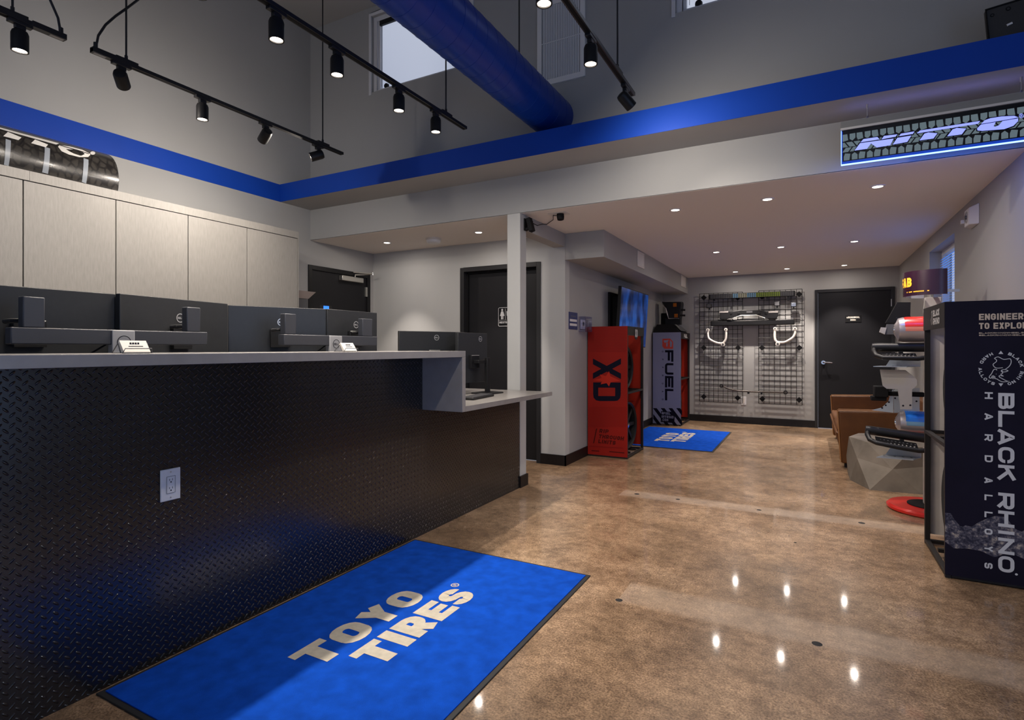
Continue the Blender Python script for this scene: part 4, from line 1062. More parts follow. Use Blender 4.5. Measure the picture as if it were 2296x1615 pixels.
# --- navy display
x0, x1, y0, y1, h = .662, 1.172, 3.82, 4.555, 1.525
t, (b, P), hd, xo = rack('wheel_display', 'navy wheel display rack with a rhino head outline and mountain print', x0, x1, y0, y1-.09, h, -1, NAVY, CANVAS, .71, .142)
W2 = lambda x, z, k=0: Vector((x, y0-.0012-.0003*k, z))
# mountain print across the foot of the banner
ridge = [(.66, .36), (.685, .362), (.70, .33), (.73, .29), (.75, .305), (.775, .30), (.80, .325), (.84, .355), (.875, .375), (.92, .372), (.95, .32), (.98, .305), (1.02, .34), (1.07, .31), (1.12, .35), (1.174, .32)]
foot = [(.66, .20), (.70, .17), (.76, .18), (.82, .175), (.87, .15), (.93, .19), (1.0, .16), (1.08, .18), (1.174, .16)]
def interp(pts, x):
    for (a, c), (d_, e_) in zip(pts, pts[1:]):
        if a <= x <= d_: return c+(e_-c)*(x-a)/(d_-a)
    return pts[-1][1]
n = 40
for i in range(n):
    xa, xb = .66+.514*i/n, .66+.514*(i+1)/n
    b.poly([W2(xa, interp(foot, xa)), W2(xb, interp(foot, xb)), W2(xb, interp(ridge, xb)), W2(xa, interp(ridge, xa))], ROCK)
Pt = lambda ox, oz, k=1: (lambda u, v: W2(ox+u, oz+v, k))
b.text('ENGINEERED', Pt(.806, 1.420), 0, 0, .034, TAN, wr=.62, t=.22, gap=.1, width=.232)
b.text('TO EXPLORE', Pt(.806, 1.372), 0, 0, .033, TAN, wr=.62, t=.22, gap=.1, width=.222)
b.text('BLACKRHINOWHEELS.COM', Pt(.806, 1.3465), 0, 0, .0072, TAN, wr=1.3, t=.24, gap=.2, width=.225)
b.text('@BLACKRHINOWHEELS', Pt(.806, 1.3345), 0, 0, .0072, TAN, wr=1.3, t=.24, gap=.2, width=.185)
down_text(b, 'BLACK RHINO', W2(.886, 1.031, 2), .066, .950, GREYINK, 0, wr=1.0, t=.25, gap=.12, r=.3, kx=1.0)
down_text(b, 'HARD', W2(.830, 1.033, 2), .034, .375, GREYINK, 0, wr=.95, t=.24, gap=2.0, r=.25)
down_text(b, 'ALLOYS', W2(.829, .575, 2), .034, .488, GREYINK, 0, wr=.95, t=.24, gap=1.85, r=.25)
b.poly([W2(.960+.006*cos(a*pi/5), .078+.006*sin(a*pi/5)) for a in range(10)], GREYINK)
cx, cz, Rr = .897, 1.160, .086
def ring(txt, a0, a1, outward, hgt):
    for i, ch in enumerate(txt):
        if ch == ' ': continue
        a = radians(a0+(a1-a0)*i/(len(txt)-1))   # clock angle from the top, clockwise positive
        rx, rz = sin(a), cos(a); tx, tz = cos(a), -sin(a)
        if not outward: rx, rz, tx, tz = -rx, -rz, -tx, -tz
        bx, bz = cx+sin(a)*Rr, cz+cos(a)*Rr
        f_ = lambda u, v: W2(bx+tx*(u-hgt*.5)+rx*(v-hgt*.5), bz+tz*(u-hgt*.5)+rz*(v-hgt*.5))
        b.text(ch, f_, 0, 0, hgt, GREYINK, wr=1.0, t=.24, r=.3)
ring('BLACK RHINO', 26, 156, True, .015); ring('HARD ALLOYS', -28, -158, False, .015)
b.poly([W2(cx-.010, cz+Rr-.008), W2(cx+.010, cz+Rr-.008), W2(cx, cz+Rr+.009)], GREYINK); b.poly([W2(cx-.010, cz-Rr+.008), W2(cx, cz-Rr-.009), W2(cx+.010, cz-Rr+.008)], GREYINK)
qr = lambda x, y: (lambda p: (p.x, p.z))(aty(2170+x/7.34, 680+y/7.34, y0))
PR = lambda u, v: W2(u, v)
for path in ([(435, 910), (470, 890), (510, 888), (590, 925), (690, 915), (712, 950), (705, 1000), (670, 1050), (620, 1085)], [(435, 910), (470, 935), (465, 965), (420, 1000), (418, 1025), (450, 1060), (500, 1070), (575, 1062)],
             [(478, 1105), (465, 1090), (430, 1092), (410, 1120), (390, 1160), (355, 1205), (352, 1225), (380, 1235), (400, 1195)], [(432, 1225), (420, 1230), (418, 1212), (436, 1205), (446, 1222), (435, 1242), (405, 1240), (400, 1205), (425, 1192)],
             [(405, 1242), (470, 1245), (520, 1275), (580, 1295), (690, 1285)], [(690, 1285), (640, 1280), (560, 1240), (515, 1212), (525, 1192), (580, 1200), (542, 1172), (575, 1150), (550, 1120), (562, 1100), (610, 1095), (660, 1112), (620, 1130), (575, 1130), (558, 1108)]):
    pts = [qr(*p) for p in path]; sm = []
    for i in range(len(pts)-1):
        p0, p1, p2, p3 = pts[max(0, i-1)], pts[i], pts[i+1], pts[min(len(pts)-1, i+2)]
        for k in range(4):
            u = k/4; sm.append(tuple(.5*(2*p1[j]+(p2[j]-p0[j])*u+(2*p0[j]-5*p1[j]+4*p2[j]-p3[j])*u*u+(3*p1[j]-p0[j]-3*p2[j]+p3[j])*u**3) for j in (0, 1)))
    sm.append(pts[-1]); b.ribbon(sm, .0032, PR, GREYINK)
b.poly([W2(*[c+d for c, d in zip(qr(465, 1167), (.0016*cos(a*pi/4), .0016*sin(a*pi/4)))]) for a in range(8)], GREYINK)
b.build('side_banner', t)
PH = plane((xo-.0055, y0+.33, h-.115), (0, -1, 0), (0, 0, 1)); hd.text('BLACK', PH, .02, .048, .038, GREYINK, wr=.7, t=.24, slant=.1, width=.18); hd.text('RHINO', PH, .02, 0, .038, GREYINK, wr=.7, t=.24, slant=.1, width=.18)
hd.ribbon([(-.03, .0), (-.045, .03), (-.03, .05), (-.035, .075), (-.01, .085), (.005, .06), (-.01, .03), (.0, .005)], .005, PH, GREYINK); hd.build('header', t)
wheel('tyre and black wheel on the upper shelf of the navy display', (.865, 4.185, .74+.27), (-1, 0, 0), .265, .22)
wheel('tyre and black wheel on the bottom rails of the navy display', (.855, 4.165, .054+.282), (-1, 0, 0), .275, .22)

# ================================================================== ACCESSORY TOWER, RIGHT
TX, TY = .83, 5.33
t = thing('display_tower', 'accessory display tower standing on a red round base behind the navy rack', 'display stand', (TX, TY, 0))
b = MB(); b.lathe([(.0, .0), (.27, .0), (.285, .012), (.285, .028), (.27, .042), (.13, .046)], (TX, TY, 0), (0, 0, 1), REDDISC, 48); b.build('base', t)
b = MB(); b.lathe([(.15, .044), (.15, .052), (0, .053)], (TX, TY, 0), (0, 0, 1), BLACKM, 32); b.build('base_mat', t)
b = MB(); b.box(TX-.04, TX+.06, TY-.05, TY+.05, .05, 1.66, GREYPLATE)
for k in range(26):
    for sx in (-.015, .035): b.lathe([(.006, .0), (0, .0006)], (TX+sx, TY-.0502, .2+k*.055), (0, -1, 0), INK, 8)
b.build('column', t, bevel=.002)
b = MB(); Rd, z0, z1 = .195, 1.672, 1.862
av = [radians(a) for a in range(100, 289, 6)]; n = len(av)
ring_ = [(TX+.02+Rd*cos(a), TY+Rd*sin(a)) for a in av]; rin = [(TX+.02+(Rd-.006)*cos(a), TY+(Rd-.006)*sin(a)) for a in av]
vs = [(x, y, z0) for x, y in ring_] + [(x, y, z1) for x, y in ring_]; b.add(vs, [(i, i+1, n+i+1, n+i) for i in range(n-1)], MAROON)
vs = [(x, y, z0) for x, y in rin] + [(x, y, z1) for x, y in rin]; b.add(vs, [(i, i+1, n+i+1, n+i) for i in range(n-1)], WHITEP)
vs = [(x, y, z0) for x, y in ring_] + [(x, y, z0) for x, y in rin]; b.add(vs, [(i, i+1, n+i+1, n+i) for i in range(n-1)], WHITEP)
b.poly([(*ring_[-1], z0), (*ring_[-1], z1), (*rin[-1], z1), (*rin[-1], z0)], WHITEP)
def dr(px, py, off=.0015):
    d = ray(px, py); A_ = d.x**2+d.y**2; cx_, cy_, R_ = TX+.02, TY, Rd+off
    B_ = -2*(d.x*cx_+d.y*cy_); C_ = cx_**2+cy_**2-R_*R_; k = (-B_-sqrt(max(0, B_*B_-4*A_*C_)))/(2*A_); return Vector((0, 0, H))+d*k
for ch, a0 in (('B', 204), ('A', 188), ('F', 172)):
    PB = lambda u, v, a0=a0: Vector((TX+.02+(Rd+.0015)*cos(radians(a0)+u/Rd), TY+(Rd+.0015)*sin(radians(a0)+u/Rd), 1.742+v))
    b.text(ch, PB, 0, 0, .072, YELLOW, wr=.65, t=.26, r=.2)
for a0, w_, z in ((200, .045, 1.72), (203, .012, 1.698), (210, .03, 1.698), (222, .075, 1.698), (250, .012, 1.698)):
    PB = lambda u, v, a0=a0: Vector((TX+.02+(Rd+.0015)*cos(radians(a0)+u/Rd), TY+(Rd+.0015)*sin(radians(a0)+u/Rd), z+v)); k = max(1, int(w_/.01))
    for i in range(k): b.poly([PB(w_*i/k, 0), PB(w_*(i+1)/k-.001, 0), PB(w_*(i+1)/k-.001, .008), PB(w_*i/k, .008)], YELLOW if z < 1.71 else MI)
b.build('drum_sign', t)
b = MB(); b.cyl((TX, TY, 1.66), (TX, TY, 1.86), .02, STEEL); b.box(TX-.16, TX+.18, TY-.01, TY+.01, 1.70, 1.72, STEEL); b.box(TX-.01, TX+.01, TY-.18, TY+.18, 1.70, 1.72, STEEL); b.build('sign_bracket', t)
def px3(y): return lambda px, py: aty(px, py, y)
def plate(name, pts, y, dy, mt, label, cat, group=None, holes=()):
    f_ = px3(y); b = MB(); b.prism([f_(*p) for p in pts], (0, dy, 0), mt)
    for p in holes: q = f_(*p); b.lathe([(.007, 0), (.006, .001), (0, .0012)], q, (0, -1, 0), INK, 10)
    o = b.build(name, None, f_(*pts[0])); return tag(o, label, cat, group)
plate('fender_bracket', [(2012, 678), (2042, 678), (2041, 708), (2046, 718), (2040, 724), (1986, 724), (1992, 714)], 5.25, .05, BLACKM, 'black angular bracket rising above the red striped canister', 'bracket', None, ((2011, 714), (2028, 714)))
plate('light_bracket', [(1989, 727), (2010, 727), (2012, 732), (2010, 750), (1984, 750), (1982, 748)], 5.2, .04, DGREY, 'grey angled bracket left of the red striped canister', 'bracket')
plate('end_tab', [(1976, 734), (1988, 735), (1984, 750), (1972, 745)], 5.19, .03, GREYPLATE, 'small pale tab at the tip of the grey angled bracket', 'bracket')
plate('skid_plate', [(1973, 829), (2030, 830), (2046, 842), (2056, 852), (2056, 864), (2047, 873), (2045, 873), (2045, 918), (2019, 918), (2013, 873), (1988, 872), (1979, 865)], 5.02, .006, GREYPLATE, 'pale grey shaped skid plate hanging under the upper step bar', 'plate', None, ((2025, 910), (2041, 909)))
plate('gusset_plate', [(1955, 920), (1978, 914), (1992, 900), (1998, 880), (2003, 872), (2003, 926)], 5.12, .006, GALV, 'galvanised curved gusset plate below the pale skid plate', 'plate', None, ((1978, 915), (1986, 909), (1993, 902), (1998, 880)))
plate('mounting_plate', [(2004, 874), (2062, 870), (2062, 926), (2004, 926)], 5.22, .006, GALV, 'galvanised mounting plate with holes behind the skid plate', 'plate', None, ((2007, 893), (2008, 882), (2056, 888), (2055, 900)))
b = MB(); f_ = px3(5.1); p = f_(1960, 866); q = f_(1992, 900)
b.box(p.x, q.x, 5.08, 5.2, q.z+.03, p.z, BLACKM); b.box(p.x-.02, q.x-.01, 5.1, 5.18, q.z, q.z+.035, BLACKM); b.box(q.x, .76, 5.11, 5.15, q.z+.04, q.z+.075, BLACKM)
tag(b.build('bump_stop', None, (p.x, 5.1, q.z), bevel=.006), 'black clamp block above the brown sofa arm', 'bracket')
def canister(za, zb, yv, xs, mt, label):
    zc, R = (za+zb)/2, (za-zb)/2
    t = thing('striped_canister', label, 'canister', (xs, yv, zb), 'striped canisters on the tower')
    b = MB(); b.lathe([(0, -.012), (R*.45, -.010), (R*.62, 0), (R*.92, .012), (R, .04), (R, .40), (R*.9, .43), (0, .43)], (xs, yv, zc), (1, 0, 0), CANSILV, 36); bd_ = b.build('body', t)
    b = MB(); n = 14
    for lo, hi, m_, rr2 in ((12, 115, mt, R+.004), (-8, 12, CANPINK if mt is REDCAN else CYAN, R+.003)):
        vs = []
        for k in range(n+1):
            a = radians(lo+(hi-lo)*k/n)
            for x, r2 in ((xs+.012, rr2*.86), (xs+.06, rr2), (xs+.40, rr2)): vs.append((x, yv-r2*cos(a), zc+r2*sin(a)))
        b.add(vs, [(3*k+j, 3*k+j+1, 3*k+j+4, 3*k+j+3) for k in range(n) for j in (0, 1)], m_)
    b.build('stripe', bd_)
    b = MB(); b.lathe([(0, -.02), (R*.22, -.018), (R*.25, -.008)], (xs, yv, zc), (1, 0, 0), CHROME, 20); b.build('end_plug', bd_)
canister(1.503, 1.315, 5.12, .585, REDCAN, 'red and silver canister on the tower above the upper step bar')
canister(.783, .610, 5.178, .60, BLUECAN, 'blue and silver canister on the tower above the lower step bar')
def stepbar(za, xs, slope, label, yb=5.10):
    t = thing('step_bar', label, 'step bar', (xs, yb, za), 'black tube step bars')
    Z = lambda x: za - slope*(x-xs)
    b = MB(); b.tube([(xs+.01, yb, Z(xs)), (xs+.04, yb, Z(xs+.04)), (1.12, yb, Z(1.12))], [.030, .034, .034], BLACK, 18)
    b.build('main_tube', t)
    b = MB(); pts = [(xs+.025, yb-.0, Z(xs)-.005), (xs+.018, yb-.05, Z(xs)-.03), (xs+.03, yb-.10, Z(xs)-.062), (xs+.07, yb-.13, Z(xs)-.078), (xs+.20, yb-.13, Z(xs+.2)-.080), (.70, yb-.13, Z(.7)-.082), (.80, yb-.10, Z(.8)-.065), (.88, yb-.03, Z(.88)-.02)]
    b.tube(pts, .017, BLACK, 14); b.build('step_loop', t)
    b = MB(); x = xs+.09
    b.hexa([(xs+.07, yb-.12, Z(xs)-.078), (.70, yb-.12, Z(.7)-.080), (.70, yb-.02, Z(.7)-.05), (xs+.07, yb-.02, Z(xs)-.05), (xs+.07, yb-.12, Z(xs)-.072), (.70, yb-.12, Z(.7)-.074), (.70, yb-.02, Z(.7)-.044), (xs+.07, yb-.02, Z(xs)-.044)], BLACKM)
    while x < .70:
        b.lathe([(.006, 0), (.005, .004), (0, .004)], (x, yb-.10, Z(x)-.066), (0, -.3, 1), GREYPLATE, 8); b.lathe([(.006, 0), (.005, .004), (0, .004)], (x+.01, yb-.06, Z(x)-.054), (0, -.3, 1), DGREY, 8); x += .024
    b.build('tread', t)
    b = MB(); b.box(.60, .625, yb-.02, yb+.03, Z(.6)-.09, Z(.6)-.02, BLACK); b.build('bracket', t)
stepbar(1.275, .418, .004, 'black tube step bar at shoulder height on the tower')
stepbar(.640, .372, .10, 'black tube step bar low on the tower in front of the concrete table', 5.05)
def shelf_plate(pts, zz, label, ya, yb):
    b = MB(); a = [aty(px, py, y) for (px, py), y in zip(pts, (ya, ya, yb, yb))]
    b.prism([Vector((p.x, p.y, zz)) for p in a], (0, 0, .005), GALV)
    b.prism([Vector((a[3].x, a[3].y, zz)), Vector((a[2].x, a[2].y, zz)), Vector((a[2].x, a[2].y, zz+.055)), Vector((a[3].x+.03, a[3].y, zz+.055))], (0, .005, 0), GALV)
    for k in range(4):
        f_ = (k+.6)/4.4; c_ = a[0].lerp(a[1], f_).lerp(a[3].lerp(a[2], f_), .6); b.lathe([(.008, 0), (.007, .001), (0, .0012)], (c_.x, c_.y, zz+.0051), (0, 0, 1), WHITEP if k == 0 else INK, 10)
    tag(b.build('bracket_plate', None, (a[0].x, a[0].y, zz)), label, 'plate', 'galvanised bracket plates')
shelf_plate([(1958, 824), (2033, 829), (2064, 815), (1986, 808)], 1.128, 'galvanised bracket plate just under the upper step bar', 4.95, 5.15)
shelf_plate([(1965, 1018), (2048, 1040), (2066, 1028), (1985, 1008)], .455, 'galvanised bracket plate under the lower step bar', 4.90, 5.05)
# concrete table
b = MB(); cx, cy = .77, 6.33
bot = [(.476, 5.872), (.86, 5.90), (1.10, 6.05), (1.15, 6.45), (1.02, 6.74), (.62, 6.77), (.345, 6.62), (.345, 6.22)]
top = [(cx+.43*cos(a), cy+.43*sin(a)) for a in [radians(q) for q in (225, 275, 320, 5, 50, 95, 140, 183)]]
mid = [((bot[i][0]+bot[(i+1) % 8][0])/2*1.0+.02*((cx-(bot[i][0]+bot[(i+1) % 8][0])/2) < 0)-.02*((cx-(bot[i][0]+bot[(i+1) % 8][0])/2) > 0), (bot[i][1]+bot[(i+1) % 8][1])/2) for i in range(8)]
vs = [(x, y, 0) for x, y in bot] + [(x, y, .20+.05*(i % 2)) for i, (x, y) in enumerate(mid)] + [(x, y, .405) for x, y in top]; fs = []
for i in range(8):
    j = (i+1) % 8; fs += [(i, j, 8+i), (8+i, j, 8+j), (8+i, 8+j, 16+j), (16+i, 8+i, 16+j)]
fs += [tuple(range(7, -1, -1)), tuple(range(16, 24))]
b.add(vs, fs, CONC); tag(b.build('concrete_table', None, (cx, cy, 0), smooth=8), 'faceted cast concrete side table in front of the sofa arm', 'table')
# sofa
SY0, SY1, SX0, SX1 = 6.80, 9.05, .268, 1.165
t = thing('leather_sofa', 'brown leather sofa with square arms along the right wall', 'sofa', (.7, 7.9, 0))
for ya, yb in ((SY0, SY0+.15), (SY1-.15, SY1)):
    b = MB(); b.hexa([(SX0+.03, ya, .05), (SX1, ya, .05), (SX1, yb, .05), (SX0+.03, yb, .05), (SX0, ya, .603), (SX1, ya, .63), (SX1, yb, .63), (SX0, yb, .603)], LEATHER)
    a_ = b.build('arm', t, bevel=.018, seg=3)
    b = MB(); e_ = .002
    for y in (ya-e_, yb+e_): b.tube([(SX0+.028, y, .06), (SX0-.002, y, .595), (SX0+.012, y, .606), (SX1, y, .634)], .0045, SEAM, 6)
    b.build('piping', a_)
b = MB(); b.hexa([(SX0+.05, SY0+.15, .08), (SX1-.16, SY0+.15, .08), (SX1-.16, SY1-.15, .08), (SX0+.05, SY1-.15, .08), (SX0-.02, SY0+.15, .36), (SX1-.16, SY0+.15, .34), (SX1-.16, SY1-.15, .34), (SX0-.02, SY1-.15, .36)], LEATHER); b.build('seat', t, bevel=.02, seg=3)
ym = (SY0+SY1)/2
for ya, yb in ((SY0+.155, ym-.004), (ym+.004, SY1-.155)):
    b = MB(); b.box(SX0+.0, SX1-.2, ya, yb, .352, .41, LEATHER); q = b.build('seat_cushion', t, bevel=.03, seg=3)
b = MB(); b.hexa([(SX1-.19, SY0+.15, .08), (SX1, SY0+.15, .08), (SX1, SY1-.15, .08), (SX1-.19, SY1-.15, .08), (SX1-.13, SY0+.15, .72), (SX1, SY0+.15, .72), (SX1, SY1-.15, .72), (SX1-.13, SY1-.15, .72)], LEATHER); b.build('backrest', t, bevel=.02, seg=3)
for x in (SX0+.08, SX1-.08):
    for y in (SY0+.08, SY1-.08): b = MB(); b.cyl((x, y, 0), (x, y, .055), .02, BLACK, 12); b.build('foot', t)

# ================================================================== BACK WALL GRIDS
YG = 9.96
cg = lambda x, y, Y=YG: aty(1540+x/4.4875, 620+y/4.4875, Y)
def grid(xa, xb, za, zb, label, mounts):
    t = thing('wire_grid', label, 'grid panel', (xa, YG, za), 'black wire grid panels')
    b = MB(); nx = max(2, round((xb-xa)/.0765)); nz = round((zb-za)/.0765)
    for i in range(nx+1): x = xa+(xb-xa)*i/nx; b.cyl((x, YG, za), (x, YG, zb), .0042 if 0 < i < nx else .0055, BLACK, 6)
    for j in range(nz+1): z = za+(zb-za)*j/nz; b.cyl((xa, YG-.005, z), (xb, YG-.005, z), .0042, BLACK, 6)
    b.build('wires', t)
    for m_ in mounts:
        p = cg(*m_); b = MB(); s_ = .026
        b.obox((p.x, YG-.012, p.z), (s_*.9, 0, s_*.9), (0, .008, 0), (-s_*.9, 0, s_*.9), BLACKM); b.cyl((p.x, YG, p.z), (p.x, YB-.001, p.z), .010, BLACKM, 10); b.build('wall_bracket', t)
grid(-1.672, -.982, .345, 2.205, 'left black wire grid panel on the back wall', [(172, 215), (512, 215), (172, 718), (517, 718), (172, 1210), (512, 1222)])
grid(-.735, -.101, .355, 2.21, 'right black wire grid panel on the back wall', [(757, 205), (1130, 180), (757, 718), (1132, 718), (760, 1232), (1130, 1243)])
YA = YG-.014
t0, t1 = cg(225, 205, YA-.03), cg(1090, 172, YA-.03)
t = thing('led_light_bar', 'long LED light bar with lime and blue lenses across the tops of both grids', 'light bar', (t0.x, YA, t0.z))
b = MB(); zc = (t0.z+t1.z)/2; b.box(t0.x, t1.x, YA-.045, YA-.008, zc-.042, zc+.042, BLACK); hs_ = b.build('housing', t, bevel=.004)
b = MB(); n = 46
for i in range(n):
    cxp = 240+(1080-240)*(i+.5)/n; m_ = CYAN if 485 < cxp < 540 or 622 < cxp < 706 else (LENSW if 540 <= cxp < 622 else (GREEN if 706 <= cxp < 960 else DGREY))
    x = t0.x+.02+(t1.x-t0.x-.04)*(i+.5)/n; w_ = (t1.x-t0.x-.04)/n*.33
    for k in (-1, 0, 1): b.box(x-w_, x+w_, YA-.048, YA-.045, zc+k*.024-.009, zc+k*.024+.009, m_)
b.build('lenses', hs_)
for xq in (275, 460, 810, 1020): p = cg(xq, 235, YA); b = MB(); b.box(p.x-.014, p.x+.014, YA-.035, YA+.004, p.z-.02, zc-.04, BLACK); b.build('bracket', t)
f2 = lambda pts, Y: [cg(x, y, Y) for x, y in pts]
t = thing('winch_bumper', 'black winch bumper hung in the middle of the grids under the light bar', 'bumper', tuple(cg(620, 430, YA)))
b = MB(); b.prism(f2([(330, 350), (410, 345), (470, 352), (540, 338), (720, 338), (800, 352), (920, 340), (920, 395), (895, 425), (820, 425), (700, 386), (540, 392), (440, 432), (330, 432)], YA-.078), (0, .07, 0), BLACK); b.build('shell', t, bevel=.006)
b = MB()
for xq in (445, 520, 730, 800): p = cg(xq, 372, YA-.080); b.lathe([(.022, 0), (.018, .004), (0, .0045)], p, (0, -1, 0), BLACKM, 16)
b.build('light_port', t)
b = MB(); p = [cg(x, y, YA-.081) for x, y in ((410, 432), (445, 428), (540, 393), (700, 389), (790, 420))]; b.tube(p, .004, STEEL, 6); b.build('trim_line', t)
b = MB(); p = cg(600, 350, YA-.080); q = cg(660, 365, YA-.080); b.box(p.x, q.x, p.y-.002, p.y+.002, q.z, p.z, DGREY); b.build('badge', t)
for xq in (372, 870): p = cg(xq, 358, YA-.080); b = MB(); b.box(p.x-.07, p.x+.07, p.y-.003, p.y+.002, p.z-.012, p.z+.012, mat('grey_sticker', (.25, .23, .22), .5)); b.build('sticker', t)
p, q = cg(243, 449, YA-.032), cg(1083, 486, YA-.032)
b = MB(); b.box(p.x, q.x, YA-.065, YA-.008, q.z, p.z, BLACK); tag(b.build('running_board', None, (p.x, YA, q.z), bevel=.012), 'straight black running board below the winch bumper', 'running board')
def arm(pts, ends, joint, label):
    t = thing('control_arm', label, 'control arm', tuple(cg(*joint, YA-.032)), 'white control arms')
    b = MB(); P_ = [cg(x, y, YA-.032) for x, y in pts]; sm = []
    for i in range(len(P_)-1):
        a0, a1, a2, a3 = P_[max(0, i-1)], P_[i], P_[i+1], P_[min(len(P_)-1, i+2)]
        for k in range(4): u = k/4; sm.append((a1*2+(a2-a0)*u+(a0*2-a1*5+a2*4-a3)*u*u+(a1*3-a0-a2*3+a3)*u**3)*.5)
    sm.append(P_[-1]); b.tube(sm, .018, WHITEARM, 12); b.build('tube', t)
    for e_ in ends: b = MB(); q = cg(*e_, YA-.032); b.cyl((q.x, q.y-.022, q.z), (q.x, q.y+.026, q.z), .026, WHITEARM, 16); b.cyl((q.x, q.y-.026, q.z), (q.x, q.y-.022, q.z), .012, DGREY, 12); b.build('bushing', t)
    b = MB(); q = cg(*joint, YA-.032); b.cyl((q.x, q.y-.025, q.z), (q.x, q.y+.024, q.z), .032, WHITEARM, 18); b.cyl((q.x, q.y-.03, q.z), (q.x, q.y-.025, q.z), .018, DGREY, 14); b.build('ball_joint', t)
arm([(213, 540), (211, 590), (228, 632), (300, 668), (358, 672), (388, 640), (396, 590), (394, 535)], [(213, 538), (394, 535)], (365, 685), 'white tubular control arm on the left grid')
arm([(888, 525), (884, 600), (896, 650), (935, 664), (990, 660), (1060, 620), (1088, 575), (1088, 525)], [(888, 525), (1088, 525)], (915, 680), 'white tubular control arm on the right grid')
t = thing('sway_bar', 'slim curved dark bar bridging the lower parts of both grids', 'sway bar', tuple(cg(700, 1160, YA-.03)))
P_ = [cg(x, y, YA-.04) for x, y in ((350, 1103), (375, 1112), (430, 1135), (520, 1152), (640, 1160), (800, 1166), (985, 1168))]
b = MB(); b.tube(P_, .013, mat('bronze_dark_steel', (.06, .05, .045), .3, metal=.6), 12); b.build('bar', t)
for e_ in ((350, 1103), (993, 1168)): q = cg(*e_, YA-.04); b = MB(); b.lathe([(.018, -.02), (.032, -.02), (.032, .02), (.018, .02)], q, (0, 1, 0), BLACK, 20, True); b.build('end_eye', t)
for e_ in ((620, 1172), (752, 1178)): q = cg(*e_, YA-.03); b = MB(); b.box(q.x-.014, q.x+.014, YA-.06, YA+.002, q.z-.016, q.z+.022, BLACK); b.build('bracket', t)
for (xq, yq, lab) in ((225, 298, 'small black pod light at the upper left of the left grid'), (908, 276, 'small black pod light beside the winch bumper on the right grid'), (1075, 285, 'small pod light at the upper right of the right grid')):
    p = cg(xq, yq, YA-.032); t = thing('pod_light', lab, 'light', tuple(p), 'pod lights on the grids')
    b = MB(); b.box(p.x-.040, p.x+.040, YA-.075, YA-.018, p.z-.036, p.z+.036, BLACK); hs_ = b.build('housing', t, bevel=.006)
    b = MB(); b.box(p.x-.032, p.x+.032, YA-.0785, YA-.0752, p.z-.028, p.z+.028, DGREY if xq < 1000 else CHROME); b.build('lens', hs_)
    b = MB(); b.box(p.x-.008, p.x+.008, YA-.03, YA+.004, p.z-.065, p.z-.03, BLACK); b.build('mount', t)
p, q = cg(548, 1292, YB), cg(598, 1210, YB)
t = thing('wall_outlet', 'grey wall outlet low between the two wire grids', 'power outlet', (p.x, YB, p.z))
b = MB(); b.box(p.x, q.x, YB-.006, YB, p.z, q.z, WHITEP); b.build('plate', t, bevel=.002)
b = MB(); m_ = (p.x+q.x)/2; b.box(m_-.017, m_+.017, YB-.0085, YB-.006, p.z+.025, q.z-.025, IVORY); b.build('receptacle', t)

# ================================================================== PARTITION WALL
p, q = atx(1275, 738, XP), atx(1294, 702, XP)
t = thing('notice_sign', 'small navy notice on the partition wall', 'sign', (XP, p.y, p.z))
b = MB(); b.box(XP, XP+.005, p.y, q.y, p.z, q.z, SIGNBLUE); w_, h_ = q.y-p.y, q.z-p.z; P = plane((XP+.0058, p.y, p.z), (0, 1, 0), (0, 0, 1))
for v in (.20, .45): b.poly([P(w_*.08, h_*v), P(w_*.92, h_*v), P(w_*.92, h_*(v+.14)), P(w_*.08, h_*(v+.14))], GREYINK)
b.poly([P(w_*.2, h_*.74), P(w_*.8, h_*.74), P(w_*.8, h_*.78), P(w_*.2, h_*.78)], DGREY); b.poly([P(w_*.55, h_*.08), P(w_*.9, h_*.08), P(w_*.9, h_*.11), P(w_*.55, h_*.11)], DGREY); b.build('board', t)
p, q = atx(1297, 744, XP), atx(1312, 712, XP)
t = thing('thermostat', 'thermostat in a clear wall cover beside the navy notice', 'thermostat', (XP, p.y, p.z))
b = MB(); ym, zm = (p.y+q.y)/2, (p.z+q.z)/2; b.box(XP, XP+.02, ym-.055, ym+.055, zm-.055, zm+.055, WHITEP); bd_ = b.build('body', t, bevel=.004)
b = MB(); b.box(XP+.0205, XP+.0215, ym-.025, ym+.025, zm-.02, zm+.03, INK); b.build('screen', bd_)
b = MB(); x1_ = XP+.085
for bx_ in ((x1_-.003, x1_, p.y, q.y, p.z, q.z), (XP, x1_-.003, p.y, p.y+.003, p.z, q.z), (XP, x1_-.003, q.y-.003, q.y, p.z, q.z), (XP, x1_-.003, p.y+.003, q.y-.003, q.z-.003, q.z), (XP, x1_-.003, p.y+.003, q.y-.003, p.z, p.z+.003)): b.box(*bx_, CLEAR)
b.build('clear_cover', t)
